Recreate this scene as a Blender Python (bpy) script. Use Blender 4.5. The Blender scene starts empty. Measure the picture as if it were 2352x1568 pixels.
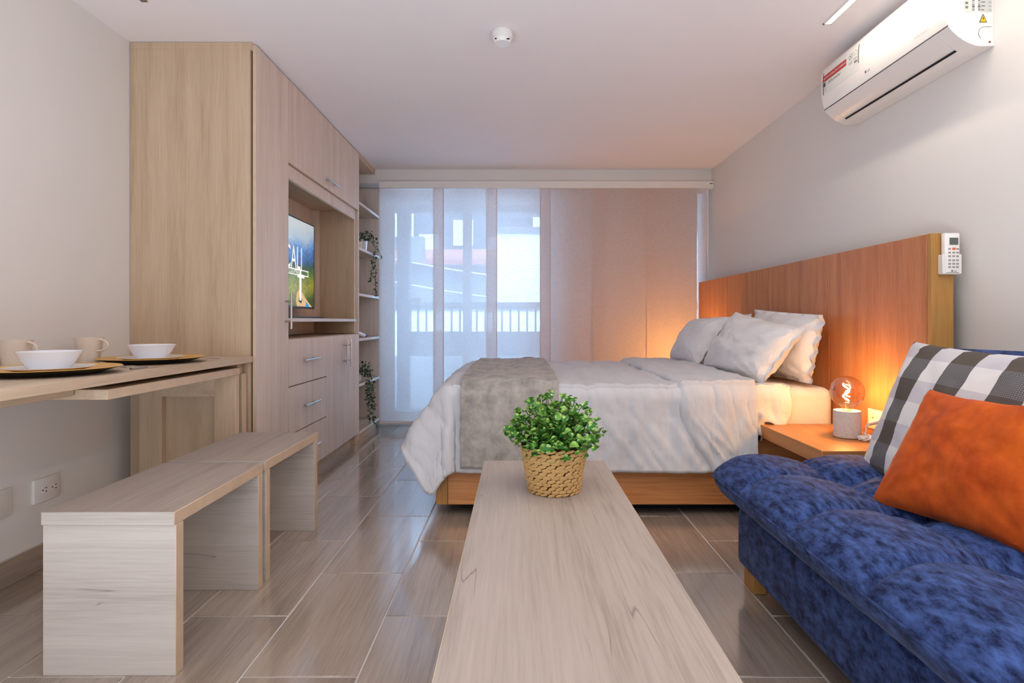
import bpy, bmesh, math, random
from mathutils import Vector, Matrix, noise
random.seed(7)
SC = bpy.context.scene
COL = SC.collection
PI = math.pi

# ------------------------------------------------------------------ camera
cam_d = bpy.data.cameras.new('camera')
cam_d.sensor_width = 36.0
cam_d.lens = 1300.0 / 2352.0 * 36.0
cam_d.shift_x = -0.0051
cam_d.shift_y = -0.0200
cam_d.clip_start = 0.02
cam = bpy.data.objects.new('camera', cam_d)
cam.location = (0, 0, 1.0)
cam.rotation_euler = (PI / 2, 0, 0)
COL.objects.link(cam)
SC.camera = cam

# ------------------------------------------------------------------ world, exposure
SC.view_settings.view_transform = 'Standard'
SC.view_settings.look = 'None'
SC.view_settings.gamma = 1.0
SC.view_settings.use_curve_mapping = False
SC.view_settings.exposure = 0.08
SC.cycles.max_bounces = 10
SC.cycles.diffuse_bounces = 6
SC.cycles.transparent_max_bounces = 16
SC.cycles.sample_clamp_indirect = 6.0
SC.cycles.caustics_reflective = False
SC.cycles.caustics_refractive = False
SC.cycles.use_denoising = True
W = bpy.data.worlds.new('overcast_sky')
SC.world = W
W.use_nodes = True
bg = W.node_tree.nodes['Background']
bg.inputs['Color'].default_value = (0.38, 0.66, 1.0, 1)
bg.inputs['Strength'].default_value = 13.0


def lamp(name, kind, loc, power, color, rot=(0, 0, 0), size=(0.1, 0.1), spread=None, radius=None):
    d = bpy.data.lights.new(name, kind)
    d.energy = power
    d.color = color
    if kind == 'AREA':
        d.shape = 'RECTANGLE'
        d.size, d.size_y = size
        if spread:
            d.spread = spread
    if radius is not None:
        d.shadow_soft_size = radius
    o = bpy.data.objects.new(name, d)
    o.location = loc
    o.rotation_euler = rot
    COL.objects.link(o)
    return o


# sun on the street front, from behind the building; the sky is sampled through the window opening
sun_d = bpy.data.lights.new('sun', 'SUN')
sun_d.energy = 2.8
sun_d.angle = 0.02
sun_d.color = (1.0, 0.96, 0.90)
sun = bpy.data.objects.new('sun', sun_d)
sun.rotation_euler = (math.radians(48), 0, math.radians(-14))
COL.objects.link(sun)
portal = lamp('window_portal', 'AREA', (-0.48, 5.50, 1.14), 1, (1, 1, 1), (-PI / 2, 0, 0), (1.66, 2.24))
portal.data.cycles.is_portal = True
# ceiling strips: one over the sofa (its end is in view), one added as fill over the middle of the room
strip_r = lamp('ceiling_strip_and_fill', 'AREA', (1.45, 1.2, 2.372), 9.5, (1.0, 0.91, 0.80), (0, 0, 0), (0.03, 2.85))
strip_fill = lamp('ceiling_strip_and_fill', 'AREA', (0.15, 0.5, 2.372), 8, (1.0, 0.91, 0.80), (0, 0, 0), (0.03, 2.6))
# added fill light behind the camera, soft and broad; no known source there
back_fill = lamp('added_back_fill', 'AREA', (0.0, -3.05, 1.35), 22, (0.86, 0.93, 1.0), (math.radians(97), 0, 0), (3.5, 2.0))
up_fill = lamp('added_up_fill', 'AREA', (0.0, -0.35, 0.25), 80, (0.78, 0.88, 1.0), (math.radians(162), 0, 0), (3.2, 0.9))  # added upward fill that brightens the ceiling, not a lamp of the room

# ------------------------------------------------------------------ helpers


def lin(c):
    r = []
    for v in c:
        v = v / 255.0
        r.append(v / 12.92 if v <= 0.04045 else ((v + 0.055) / 1.055) ** 2.4)
    return (r[0], r[1], r[2], 1.0)


def new_mat(name):
    m = bpy.data.materials.new(name)
    m.use_nodes = True
    nt = m.node_tree
    p = nt.nodes['Principled BSDF']
    return m, nt, p


def N(nt, kind, **kw):
    n = nt.nodes.new(kind)
    for k, v in kw.items():
        if k in n.inputs:
            n.inputs[k].default_value = v
        else:
            setattr(n, k, v)
    return n


def ramp(nt, stops):
    n = nt.nodes.new('ShaderNodeValToRGB')
    e = n.color_ramp.elements
    e[0].position, e[0].color = stops[0]
    e[1].position, e[1].color = stops[-1]
    for pos, c in stops[1:-1]:
        x = e.new(pos)
        x.color = c
    return n


def plain(name, rgb, rough=0.6, metal=0.0, var=0.04, vscale=6.0, bump=0.0, bscale=60.0, sheen=0.0, spec=0.5):
    m, nt, p = new_mat(name)
    c = lin(rgb)
    tc = N(nt, 'ShaderNodeTexCoord')
    nz = N(nt, 'ShaderNodeTexNoise', Scale=vscale, Detail=3.0)
    nt.links.new(tc.outputs['Object'], nz.inputs['Vector'])
    lo = tuple(max(0, v * (1 - var)) for v in c[:3]) + (1,)
    hi = tuple(min(1, v * (1 + var)) for v in c[:3]) + (1,)
    r = ramp(nt, [(0.35, lo), (0.65, hi)])
    nt.links.new(nz.outputs['Fac'], r.inputs['Fac'])
    nt.links.new(r.outputs['Color'], p.inputs['Base Color'])
    p.inputs['Roughness'].default_value = rough
    p.inputs['Metallic'].default_value = metal
    p.inputs['Specular IOR Level'].default_value = spec
    if sheen:
        p.inputs['Sheen Weight'].default_value = sheen
    if bump:
        n2 = N(nt, 'ShaderNodeTexNoise', Scale=bscale, Detail=4.0)
        nt.links.new(tc.outputs['Object'], n2.inputs['Vector'])
        b = N(nt, 'ShaderNodeBump', Strength=bump, Distance=0.01)
        nt.links.new(n2.outputs['Fac'], b.inputs['Height'])
        nt.links.new(b.outputs['Normal'], p.inputs['Normal'])
    return m


def wood(name, light, mid, dark, axis, scale=14.0, rough=0.5, crack=0.0, per_object=False, crack_rgb=(110, 95, 85), bump=0.08, spec=0.4, waves=0.35, coat=0.0):
    """straight-grained board; grain runs along axis"""
    m, nt, p = new_mat(name)
    tc = N(nt, 'ShaderNodeTexCoord')
    vec = tc.outputs['Object']
    if per_object:
        oi = N(nt, 'ShaderNodeObjectInfo')
        mul = N(nt, 'ShaderNodeMath', operation='MULTIPLY')
        mul.inputs[1].default_value = 57.0
        nt.links.new(oi.outputs['Random'], mul.inputs[0])
        add = N(nt, 'ShaderNodeVectorMath', operation='ADD')
        nt.links.new(vec, add.inputs[0])
        nt.links.new(mul.outputs[0], add.inputs[1])
        vec = add.outputs[0]

    def mapped(across, along):
        s = [across] * 3
        s['XYZ'.index(axis)] = along
        mp = N(nt, 'ShaderNodeMapping')
        mp.inputs['Scale'].default_value = s
        nt.links.new(vec, mp.inputs['Vector'])
        return mp.outputs['Vector']
    n1 = N(nt, 'ShaderNodeTexNoise', Scale=1.0, Detail=5.0, Roughness=0.55, Distortion=waves)
    nt.links.new(mapped(scale, scale * 0.07), n1.inputs['Vector'])
    n2 = N(nt, 'ShaderNodeTexNoise', Scale=1.0, Detail=3.0, Roughness=0.6, Distortion=0.1)
    nt.links.new(mapped(scale * 14, scale * 0.5), n2.inputs['Vector'])
    mx = N(nt, 'ShaderNodeMix', data_type='FLOAT')
    mx.inputs[0].default_value = 0.42
    nt.links.new(n1.outputs['Fac'], mx.inputs[2])
    nt.links.new(n2.outputs['Fac'], mx.inputs[3])
    r = ramp(nt, [(0.33, lin(dark)), (0.48, lin(mid)), (0.64, lin(light))])
    nt.links.new(mx.outputs[0], r.inputs['Fac'])
    col = r.outputs['Color']
    if crack:
        n3 = N(nt, 'ShaderNodeTexNoise', Scale=1.0, Detail=2.0, Roughness=0.45, Distortion=0.25)
        nt.links.new(mapped(20.0, 0.9), n3.inputs['Vector'])
        r3 = ramp(nt, [(0.495, (0, 0, 0, 1)), (0.5, (1, 1, 1, 1)), (0.505, (0, 0, 0, 1))])
        nt.links.new(n3.outputs['Fac'], r3.inputs['Fac'])
        n4 = N(nt, 'ShaderNodeTexNoise', Scale=1.0, Detail=1.0)
        nt.links.new(mapped(7.0, 3.0), n4.inputs['Vector'])
        r4 = ramp(nt, [(0.57, (0, 0, 0, 1)), (0.66, (1, 1, 1, 1))])
        nt.links.new(n4.outputs['Fac'], r4.inputs['Fac'])
        mm = N(nt, 'ShaderNodeMath', operation='MULTIPLY')
        nt.links.new(r3.outputs['Color'], mm.inputs[0])
        nt.links.new(r4.outputs['Color'], mm.inputs[1])
        m2 = N(nt, 'ShaderNodeMath', operation='MULTIPLY')
        m2.inputs[1].default_value = crack
        nt.links.new(mm.outputs[0], m2.inputs[0])
        mc = N(nt, 'ShaderNodeMix', data_type='RGBA')
        nt.links.new(m2.outputs[0], mc.inputs[0])
        nt.links.new(col, mc.inputs[6])
        mc.inputs[7].default_value = lin(crack_rgb)
        col = mc.outputs[2]
    if per_object:
        oi2 = N(nt, 'ShaderNodeObjectInfo')
        mr = N(nt, 'ShaderNodeMapRange')
        mr.inputs[3].default_value = 0.82
        mr.inputs[4].default_value = 1.14
        nt.links.new(oi2.outputs['Random'], mr.inputs[0])
        hs = N(nt, 'ShaderNodeHueSaturation')
        nt.links.new(mr.outputs[0], hs.inputs['Value'])
        nt.links.new(col, hs.inputs['Color'])
        col = hs.outputs['Color']
    nt.links.new(col, p.inputs['Base Color'])
    p.inputs['Roughness'].default_value = rough
    p.inputs['Specular IOR Level'].default_value = spec
    if coat:
        p.inputs['Coat Weight'].default_value = coat
        p.inputs['Coat Roughness'].default_value = 0.10
        p.inputs['Coat IOR'].default_value = 1.8
    if bump:
        b = N(nt, 'ShaderNodeBump', Strength=bump, Distance=0.004)
        nt.links.new(mx.outputs[0], b.inputs['Height'])
        nt.links.new(b.outputs['Normal'], p.inputs['Normal'])
    return m


def cloth(name, rgb, rgb2, scale, rough=0.9, sheen=0.3, bump=0.15, bscale=220.0, stretch=(1, 1, 1), detail=6.0, lo=0.38, hi=0.62, rot=(0, 0, 0), wrinkle=0.0, wscale=9.0, distort=0.15):
    m, nt, p = new_mat(name)
    tc = N(nt, 'ShaderNodeTexCoord')
    mp = N(nt, 'ShaderNodeMapping')
    mp.inputs['Scale'].default_value = stretch
    mp.inputs['Rotation'].default_value = rot
    nt.links.new(tc.outputs['Object'], mp.inputs['Vector'])
    n1 = N(nt, 'ShaderNodeTexNoise', Scale=scale, Detail=detail, Roughness=0.66, Distortion=0.5)
    n1.inputs['Distortion'].default_value = distort
    nt.links.new(mp.outputs['Vector'], n1.inputs['Vector'])
    r = ramp(nt, [(lo, lin(rgb)), (hi, lin(rgb2))])
    nt.links.new(n1.outputs['Fac'], r.inputs['Fac'])
    nt.links.new(r.outputs['Color'], p.inputs['Base Color'])
    p.inputs['Roughness'].default_value = rough
    p.inputs['Sheen Weight'].default_value = sheen
    p.inputs['Specular IOR Level'].default_value = 0.2
    n2 = N(nt, 'ShaderNodeTexNoise', Scale=bscale, Detail=2.0)
    nt.links.new(tc.outputs['Object'], n2.inputs['Vector'])
    b = N(nt, 'ShaderNodeBump', Strength=bump, Distance=0.002)
    nt.links.new(n2.outputs['Fac'], b.inputs['Height'])
    last = b
    if wrinkle:
        n3 = N(nt, 'ShaderNodeTexNoise', Scale=wscale, Detail=4.0, Roughness=0.5, Distortion=1.2)
        nt.links.new(mp.outputs['Vector'], n3.inputs['Vector'])
        b2 = N(nt, 'ShaderNodeBump', Strength=wrinkle, Distance=0.03)
        nt.links.new(n3.outputs['Fac'], b2.inputs['Height'])
        nt.links.new(b.outputs['Normal'], b2.inputs['Normal'])
        last = b2
    nt.links.new(last.outputs['Normal'], p.inputs['Normal'])
    return m


def emit(name, rgb, strength):
    m, nt, p = new_mat(name)
    p.inputs['Base Color'].default_value = lin(rgb)
    p.inputs['Emission Color'].default_value = lin(rgb)
    p.inputs['Emission Strength'].default_value = strength
    return m


class B:
    """collects shapes into one mesh (world coordinates)"""

    def __init__(self):
        self.bm = bmesh.new()
        self.mi = 0

    def box(self, x0, x1, y0, y1, z0, z1, bev=0.0, mi=None, seg=1):
        r = bmesh.ops.create_cube(self.bm, size=1.0)
        vs = r['verts']
        for v in vs:
            v.co = Vector((x0 + (v.co.x + .5) * (x1 - x0), y0 + (v.co.y + .5) * (y1 - y0), z0 + (v.co.z + .5) * (z1 - z0)))
        fs = list({f for v in vs for f in v.link_faces})
        for f in fs:
            f.material_index = self.mi if mi is None else mi
        if bev > 0:
            es = list({e for v in vs for e in v.link_edges})
            bmesh.ops.bevel(self.bm, geom=es, offset=bev, segments=seg, affect='EDGES', profile=0.5)
        return self

    def lathe(self, prof, cx, cy, seg=28, mi=None, axis='Z', cap=True):
        rings = []
        for r, z in prof:
            ring = []
            for i in range(seg):
                a = 2 * PI * i / seg
                ring.append(self.bm.verts.new((cx + r * math.cos(a), cy + r * math.sin(a), z)))
            rings.append(ring)
        for a, b in zip(rings, rings[1:]):
            for i in range(seg):
                f = self.bm.faces.new((a[i], a[(i + 1) % seg], b[(i + 1) % seg], b[i]))
                f.material_index = self.mi if mi is None else mi
                f.smooth = True
        if cap:
            f = self.bm.faces.new(list(reversed(rings[0])))
            f.material_index = self.mi if mi is None else mi
            f = self.bm.faces.new(rings[-1])
            f.material_index = self.mi if mi is None else mi
        return self

    def tube(self, pts, r, seg=8, mi=None, cap=True):
        pts = [Vector(p) for p in pts]
        rings = []
        up = None
        for i, p in enumerate(pts):
            d = (pts[min(i + 1, len(pts) - 1)] - pts[max(i - 1, 0)]).normalized()
            if up is None:
                up = Vector((0, 0, 1)) if abs(d.z) < 0.9 else Vector((1, 0, 0))
            s = d.cross(up).normalized()
            up = s.cross(d).normalized()
            rr = r[i] if isinstance(r, (list, tuple)) else r
            rings.append([self.bm.verts.new(p + (s * math.cos(2 * PI * k / seg) + up * math.sin(2 * PI * k / seg)) * rr) for k in range(seg)])
        for a, b in zip(rings, rings[1:]):
            for k in range(seg):
                f = self.bm.faces.new((a[k], a[(k + 1) % seg], b[(k + 1) % seg], b[k]))
                f.smooth = True
                f.material_index = self.mi if mi is None else mi
        if cap:
            for f in (self.bm.faces.new(list(reversed(rings[0]))), self.bm.faces.new(rings[-1])):
                f.material_index = self.mi if mi is None else mi
        return self

    def prism(self, poly, fn, a0, a1, mi=None, smooth=False):
        """poly: 2d points; fn(p, a) -> 3d"""
        A = [self.bm.verts.new(fn(p, a0)) for p in poly]
        C = [self.bm.verts.new(fn(p, a1)) for p in poly]
        n = len(poly)
        fs = [self.bm.faces.new(A), self.bm.faces.new(list(reversed(C)))]
        for i in range(n):
            f = self.bm.faces.new((A[(i + 1) % n], A[i], C[i], C[(i + 1) % n]))
            f.smooth = smooth
            fs.append(f)
        for f in fs:
            f.material_index = self.mi if mi is None else mi
        return self

    def grid(self, fn, nu, nv, mi=None, uv=False, smooth=True):
        V = [[self.bm.verts.new(fn(i / nu, j / nv)) for j in range(nv + 1)] for i in range(nu + 1)]
        lay = self.bm.loops.layers.uv.verify() if uv else None
        for i in range(nu):
            for j in range(nv):
                f = self.bm.faces.new((V[i][j], V[i + 1][j], V[i + 1][j + 1], V[i][j + 1]))
                f.smooth = smooth
                f.material_index = self.mi if mi is None else mi
                if uv:
                    for l, (a, b) in zip(f.loops, ((i, j), (i + 1, j), (i + 1, j + 1), (i, j + 1))):
                        l[lay].uv = (a / nu, b / nv)
        return V

    def text(self, s, size, origin, right, up, mi=None, align='LEFT', squash=1.0):
        c = bpy.data.curves.new('t', 'FONT')
        c.body = s
        c.size = size
        c.align_x = align
        c.resolution_u = 3
        o = bpy.data.objects.new('t', c)
        COL.objects.link(o)
        bpy.context.view_layer.update()
        me = bpy.data.meshes.new_from_object(o)
        bpy.data.objects.remove(o)
        right, up, origin = Vector(right).normalized(), Vector(up).normalized(), Vector(origin)
        vs = [self.bm.verts.new(origin + right * v.co.x * squash + up * v.co.y) for v in me.vertices]
        for pl in me.polygons:
            try:
                f = self.bm.faces.new([vs[i] for i in pl.vertices])
                f.material_index = self.mi if mi is None else mi
            except ValueError:
                pass
        bpy.data.meshes.remove(me)
        bpy.data.curves.remove(c)
        return self

    def by_normal(self, fn):
        self.bm.normal_update()
        for f in self.bm.faces:
            f.material_index = fn(f.normal, f.calc_center_median())
        return self


def thing(name, label, cat, loc, group=None, kind=None):
    o = bpy.data.objects.new(name, None)
    o.empty_display_size = 0.05
    o.location = loc
    COL.objects.link(o)
    if label:
        o['label'] = label
    if cat:
        o['category'] = cat
    if group:
        o['group'] = group
    if kind:
        o['kind'] = kind
    return o


def wloc(o):
    v = Vector(o.location)
    while o.parent:
        o = o.parent
        v = v + Vector(o.location)
    return v


def obj(name, b, mats, parent=None, label=None, cat=None, group=None, kind=None, recalc=True, smooth_angle=None):
    bm = b.bm
    if recalc:
        bmesh.ops.recalc_face_normals(bm, faces=bm.faces[:])
    if parent is None:
        xs = [v.co for v in bm.verts]
        base = Vector(((min(v.x for v in xs) + max(v.x for v in xs)) / 2, (min(v.y for v in xs) + max(v.y for v in xs)) / 2, min(v.z for v in xs)))
        off = base
    else:
        base = Vector((0, 0, 0))
        off = wloc(parent)
    for v in bm.verts:
        v.co -= off
    me = bpy.data.meshes.new(name)
    bm.to_mesh(me)
    bm.free()
    if not isinstance(mats, (list, tuple)):
        mats = [mats]
    for m in mats:
        me.materials.append(m)
    me.set_sharp_from_angle(angle=math.radians(42))
    o = bpy.data.objects.new(name, me)
    COL.objects.link(o)
    o.location = base
    if parent is not None:
        o.parent = parent
    if label:
        o['label'] = label
    if cat:
        o['category'] = cat
    if group:
        o['group'] = group
    if kind:
        o['kind'] = kind
    return o


def fbm(x, y, z=0.0, oct=4):
    return noise.fractal(Vector((x, y, z)), 1.0, 2.0, oct)


def smooth(t):
    t = max(0.0, min(1.0, t))
    return t * t * (3 - 2 * t)


def copy_tree(o, parent=None, moved=None):
    c = o.copy()
    COL.objects.link(c)
    if parent is not None:
        c.parent = parent
    if moved is not None:
        c.location = moved
    for ch in list(o.children):
        copy_tree(ch, c)
    return c


# ------------------------------------------------------------------ materials
M_wall = plain('wall_paint_warm_white', (226, 222, 218), 0.75, var=0.012, vscale=1.5, bump=0.03, bscale=35)
M_ceil = plain('ceiling_paint', (240, 236, 238), 0.85, var=0.012, vscale=1.2, bump=0.03, bscale=30)
M_grout = plain('grout_pale_grey', (214, 208, 202), 0.85)
M_tile = wood('wood_look_tile', (180, 163, 148), (163, 146, 131), (138, 121, 108), 'Y', 9, 0.24, per_object=True, bump=0.04, spec=0.8, coat=1.0)
M_oak = wood('pale_oak_laminate', (204, 180, 153), (192, 167, 140), (176, 151, 124), 'Z', 16, 0.5, bump=0.05)
M_oak_front = wood('pale_pink_oak_laminate', (228, 210, 196), (218, 199, 184), (205, 184, 168), 'Z', 16, 0.45, bump=0.04)
M_oak_x = wood('pale_oak_laminate_flat', (208, 186, 160), (196, 173, 148), (178, 155, 129), 'Y', 16, 0.5, bump=0.05)
M_edge = plain('oak_edge_band', (206, 181, 154), 0.5, var=0.05, vscale=20)
M_wedge = plain('white_edge_band', (224, 216, 212), 0.45)
M_whitewood_y = wood('bleached_wood_lengthwise', (184, 170, 159), (173, 160, 149), (152, 138, 127), 'Y', 10, 0.5, crack=0.75, bump=0.08, waves=0.8)
M_whitewood_x = wood('bleached_wood_crosswise', (202, 192, 183), (191, 181, 172), (170, 159, 150), 'X', 10, 0.5, crack=0.75, bump=0.08, waves=0.8)
M_teak = wood('headboard_teak', (196, 136, 94), (182, 118, 76), (156, 96, 58), 'Z', 16, 0.42, bump=0.05)
M_teak_y = wood('shelf_teak', (204, 142, 84), (190, 126, 70), (168, 104, 56), 'Y', 14, 0.4, bump=0.05)
M_teak_x = wood('rail_teak', (206, 146, 92), (190, 126, 74), (166, 104, 58), 'X', 9, 0.42, bump=0.05, waves=0.9)
M_gold = wood('golden_pine_edge', (190, 142, 80), (176, 128, 68), (156, 110, 56), 'Z', 12, 0.45, bump=0.05)
M_steel = plain('brushed_steel', (190, 188, 186), 0.28, 1.0)
M_plastic = plain('white_plastic', (236, 232, 228), 0.22, var=0.01)
M_plastic_m = plain('white_plastic_matte', (228, 224, 220), 0.5, var=0.01)
M_grey = plain('light_grey_plastic', (150, 147, 145), 0.5)
M_dark = plain('dark_plastic', (24, 22, 22), 0.4)
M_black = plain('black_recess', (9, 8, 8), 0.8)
M_red = plain('red_label', (190, 28, 26), 0.5)
M_ink = plain('grey_print', (120, 116, 114), 0.7)
M_inkd = plain('dark_print', (60, 56, 56), 0.7)
M_white = plain('white_print', (245, 240, 236), 0.6, var=0.0)
M_alu = plain('white_aluminium', (214, 216, 220), 0.45)
M_duvet = cloth('white_cotton_duvet', (202, 202, 206), (212, 212, 216), 3, 0.85, 0.05, 0.1, 300, wrinkle=0.22, wscale=6, stretch=(2.2, .7, .7))
M_sheet = cloth('cream_cotton_sheet', (226, 216, 206), (234, 226, 218), 3, 0.85, 0.05, 0.1, 300, wrinkle=0.4, wscale=9)
M_pillow = cloth('white_pillowcase', (218, 216, 217), (228, 226, 227), 3, 0.85, 0.05, 0.1, 300, wrinkle=0.3, wscale=8)
M_throw = cloth('grey_fleece', (140, 135, 129), (192, 186, 179), 13, 0.95, 0.15, 0.5, 160, detail=8, lo=0.3, hi=0.7)
M_velvet = cloth('blue_velvet', (9, 22, 62), (70, 96, 156), 38, 0.8, 0.05, 0.35, 260, stretch=(1.6, 0.6, 0.9), detail=12, lo=0.37, hi=0.70, rot=(0.3, 0.2, 0.5))
M_orange = cloth('burnt_orange_velvet', (164, 60, 8), (218, 100, 26), 7, 0.75, 0.05, 0.2, 260, detail=6, lo=0.32, hi=0.68)
M_chrome_gold = plain('gold_lacquer', (224, 170, 84), 0.35, 0.15)
M_pewter = plain('black_lacquer', (22, 17, 13), 0.3)
M_ceramic = plain('white_ceramic', (232, 232, 236), 0.15, var=0.005)
M_stone = plain('beige_stoneware', (222, 208, 192), 0.35, var=0.02)
M_concrete = plain('speckled_concrete', (206, 198, 192), 0.8, var=0.06, vscale=90)
M_straw = plain('woven_straw', (206, 164, 104), 0.7, var=0.22, vscale=38, bump=0.3, bscale=150)
M_strawd = plain('straw_gap_shade', (66, 40, 20), 0.9)
M_soil = plain('dark_moss', (20, 22, 12), 0.95)

# leaves
def leaf_mat(name, a, b, c):
    m, nt, p = new_mat(name)
    oi = N(nt, 'ShaderNodeObjectInfo')
    tc = N(nt, 'ShaderNodeTexCoord')
    nz = N(nt, 'ShaderNodeTexNoise', Scale=45.0, Detail=1.0)
    nt.links.new(tc.outputs['Object'], nz.inputs['Vector'])
    mx = N(nt, 'ShaderNodeMath', operation='ADD')
    nt.links.new(oi.outputs['Random'], mx.inputs[0])
    nt.links.new(nz.outputs['Fac'], mx.inputs[1])
    m2 = N(nt, 'ShaderNodeMath', operation='MULTIPLY')
    m2.inputs[1].default_value = 0.5
    nt.links.new(mx.outputs[0], m2.inputs[0])
    r = ramp(nt, [(0.2, lin(a)), (0.5, lin(b)), (0.78, lin(c))])
    nt.links.new(m2.outputs[0], r.inputs['Fac'])
    nt.links.new(r.outputs['Color'], p.inputs['Base Color'])
    p.inputs['Roughness'].default_value = 0.4
    return m


M_leaf = leaf_mat('green_leaf', (24, 76, 26), (60, 128, 40), (140, 188, 80))
M_leafedge = plain('pale_leaf_margin', (166, 196, 104), 0.45, var=0.1, vscale=30)
M_ivy = leaf_mat('trailing_leaf', (34, 52, 34), (66, 88, 60), (118, 136, 104))
M_stem = plain('green_stem', (60, 84, 34), 0.6)


# sheer screen fabric
def screen_fabric():
    m, nt, p = new_mat('sheer_screen_fabric')
    nt.nodes.remove(p)
    out = nt.nodes['Material Output']
    tc = N(nt, 'ShaderNodeTexCoord')
    mp = N(nt, 'ShaderNodeMapping')
    mp.inputs['Scale'].default_value = (90, 90, 260)
    nt.links.new(tc.outputs['Object'], mp.inputs['Vector'])
    nz = N(nt, 'ShaderNodeTexNoise', Scale=1.0, Detail=2.0)
    nt.links.new(mp.outputs['Vector'], nz.inputs['Vector'])
    mr = N(nt, 'ShaderNodeMapRange')
    mr.inputs[1].default_value = 0.35
    mr.inputs[2].default_value = 0.65
    mr.inputs[3].default_value = 0.09
    mr.inputs[4].default_value = 0.20
    nt.links.new(nz.outputs['Fac'], mr.inputs[0])
    dif = N(nt, 'ShaderNodeBsdfDiffuse')
    dif.inputs['Color'].default_value = lin((242, 220, 211))
    tr = N(nt, 'ShaderNodeBsdfTranslucent')
    tr.inputs['Color'].default_value = lin((222, 212, 210))
    tp = N(nt, 'ShaderNodeBsdfTransparent')
    tp.inputs['Color'].default_value = (1, 1, 1, 1)
    a = N(nt, 'ShaderNodeMixShader')
    a.inputs[0].default_value = 0.52
    nt.links.new(dif.outputs[0], a.inputs[1])
    nt.links.new(tr.outputs[0], a.inputs[2])
    c = N(nt, 'ShaderNodeMixShader')
    nt.links.new(mr.outputs[0], c.inputs[0])
    nt.links.new(a.outputs[0], c.inputs[1])
    nt.links.new(tp.outputs[0], c.inputs[2])
    nt.links.new(c.outputs[0], out.inputs['Surface'])
    return m


def pane_glass(name, tint, refl=0.06):
    m, nt, p = new_mat(name)
    nt.nodes.remove(p)
    out = nt.nodes['Material Output']
    tp = N(nt, 'ShaderNodeBsdfTransparent')
    tp.inputs['Color'].default_value = tint
    gl = N(nt, 'ShaderNodeBsdfGlossy', Roughness=0.02)
    lw = N(nt, 'ShaderNodeLayerWeight', Blend=0.35)
    mr = N(nt, 'ShaderNodeMapRange')
    mr.inputs[3].default_value = refl
    mr.inputs[4].default_value = 0.75
    nt.links.new(lw.outputs['Facing'], mr.inputs[0])
    mx = N(nt, 'ShaderNodeMixShader')
    nt.links.new(mr.outputs[0], mx.inputs[0])
    nt.links.new(tp.outputs[0], mx.inputs[1])
    nt.links.new(gl.outputs[0], mx.inputs[2])
    nt.links.new(mx.outputs[0], out.inputs['Surface'])
    return m


M_screen = screen_fabric()
M_pane = pane_glass('clear_glass', (0.96, 0.98, 0.99, 1), 0.04)
M_amber = pane_glass('amber_bulb_glass', (1.0, 0.88, 0.70, 1), 0.05)
M_led = emit('led_diffuser', (255, 236, 205), 14.0)
M_filament = emit('glowing_filament', (255, 216, 140), 22.0)

# ------------------------------------------------------------------ room shell
XL, XR, YB, YF, ZC = -1.93, 1.785, 5.20, -3.2, 2.39
YO = 5.42                                        # plane of the window
b = B(); b.box(XL - .12, XL, YF - .12, 5.6, -0.1, ZC + .1)
obj('wall_left', b, M_wall, kind='structure')
b = B(); b.box(XR, XR + .12, YF - .12, 5.6, -0.1, ZC + .1)
obj('wall_right', b, M_wall, kind='structure')
b = B(); b.box(XL, XR, YF - .12, YF, -0.1, ZC + .1)
obj('wall_front', b, M_wall, kind='structure')
b = B()
b.box(XL, XR, YB, YB + .26, 2.265, ZC + .1)      # lintel
b.box(0.36, 1.700, YO - .02, YO + .1, 0, 2.265)       # solid wall right of the window
b.box(XL, -1.325, YO - .02, YO + .1, 0, 2.265)
obj('wall_back', b, M_wall, kind='structure')
b = B(); b.box(XL - .1, XR + .1, YF - .1, 5.56, ZC, ZC + .1)
obj('ceiling', b, M_ceil, kind='structure')

floor = thing('floor', None, None, (0, 0, 0), kind='structure')
floor['label'] = 'wood-look plank tiles in running bond'
b = B(); b.box(XL, XR, YF, 5.56, -0.1, -0.0025)
obj('grout', b, M_grout, floor)
TW, TL, GAP = 0.328, 0.655, 0.0055
tile_cache = {}
k0 = -4
for k in range(-4, 9):
    xa, xb = -0.777 + TW * k, -0.777 + TW * (k + 1)
    xa_, xb_ = max(xa, XL), min(xb, XR)
    if xb_ - xa_ < 0.03:
        continue
    off = 1.591 if k % 2 == 0 else 1.919
    j = math.floor((YF - off) / TL)
    while off + j * TL < 5.5:
        ya, yb = max(off + j * TL, YF), min(off + (j + 1) * TL, 5.5)
        j += 1
        if yb - ya < 0.02:
            continue
        key = (round(xb_ - xa_, 4), round(yb - ya, 4))
        if key not in tile_cache:
            t = B()
            w, l = key
            t.box(-w / 2 + GAP / 2, w / 2 - GAP / 2, -l / 2 + GAP / 2, l / 2 - GAP / 2, -0.012, 0, 0.0012)
            o = obj('tile', t, M_tile, floor)
            tile_cache[key] = o.data
            first = o
        else:
            first = bpy.data.objects.new('tile', tile_cache[key])
            COL.objects.link(first)
            first.parent = floor
        first.location = ((xa_ + xb_) / 2, (ya + yb) / 2, 0)

base = thing('baseboard_left', None, None, (XL, 0, 0), kind='structure')
base['label'] = 'tile baseboard along the left wall'
ys = [YF, -0.70, -0.045, 0.61, 1.265, 1.92, 2.575, 2.81]
for a, c in zip(ys, ys[1:]):
    t = B(); t.box(XL, XL + .011, a + .002, c - .002, 0, 0.10, 0.0015)
    obj('tile', t, M_tile, base)

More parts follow.
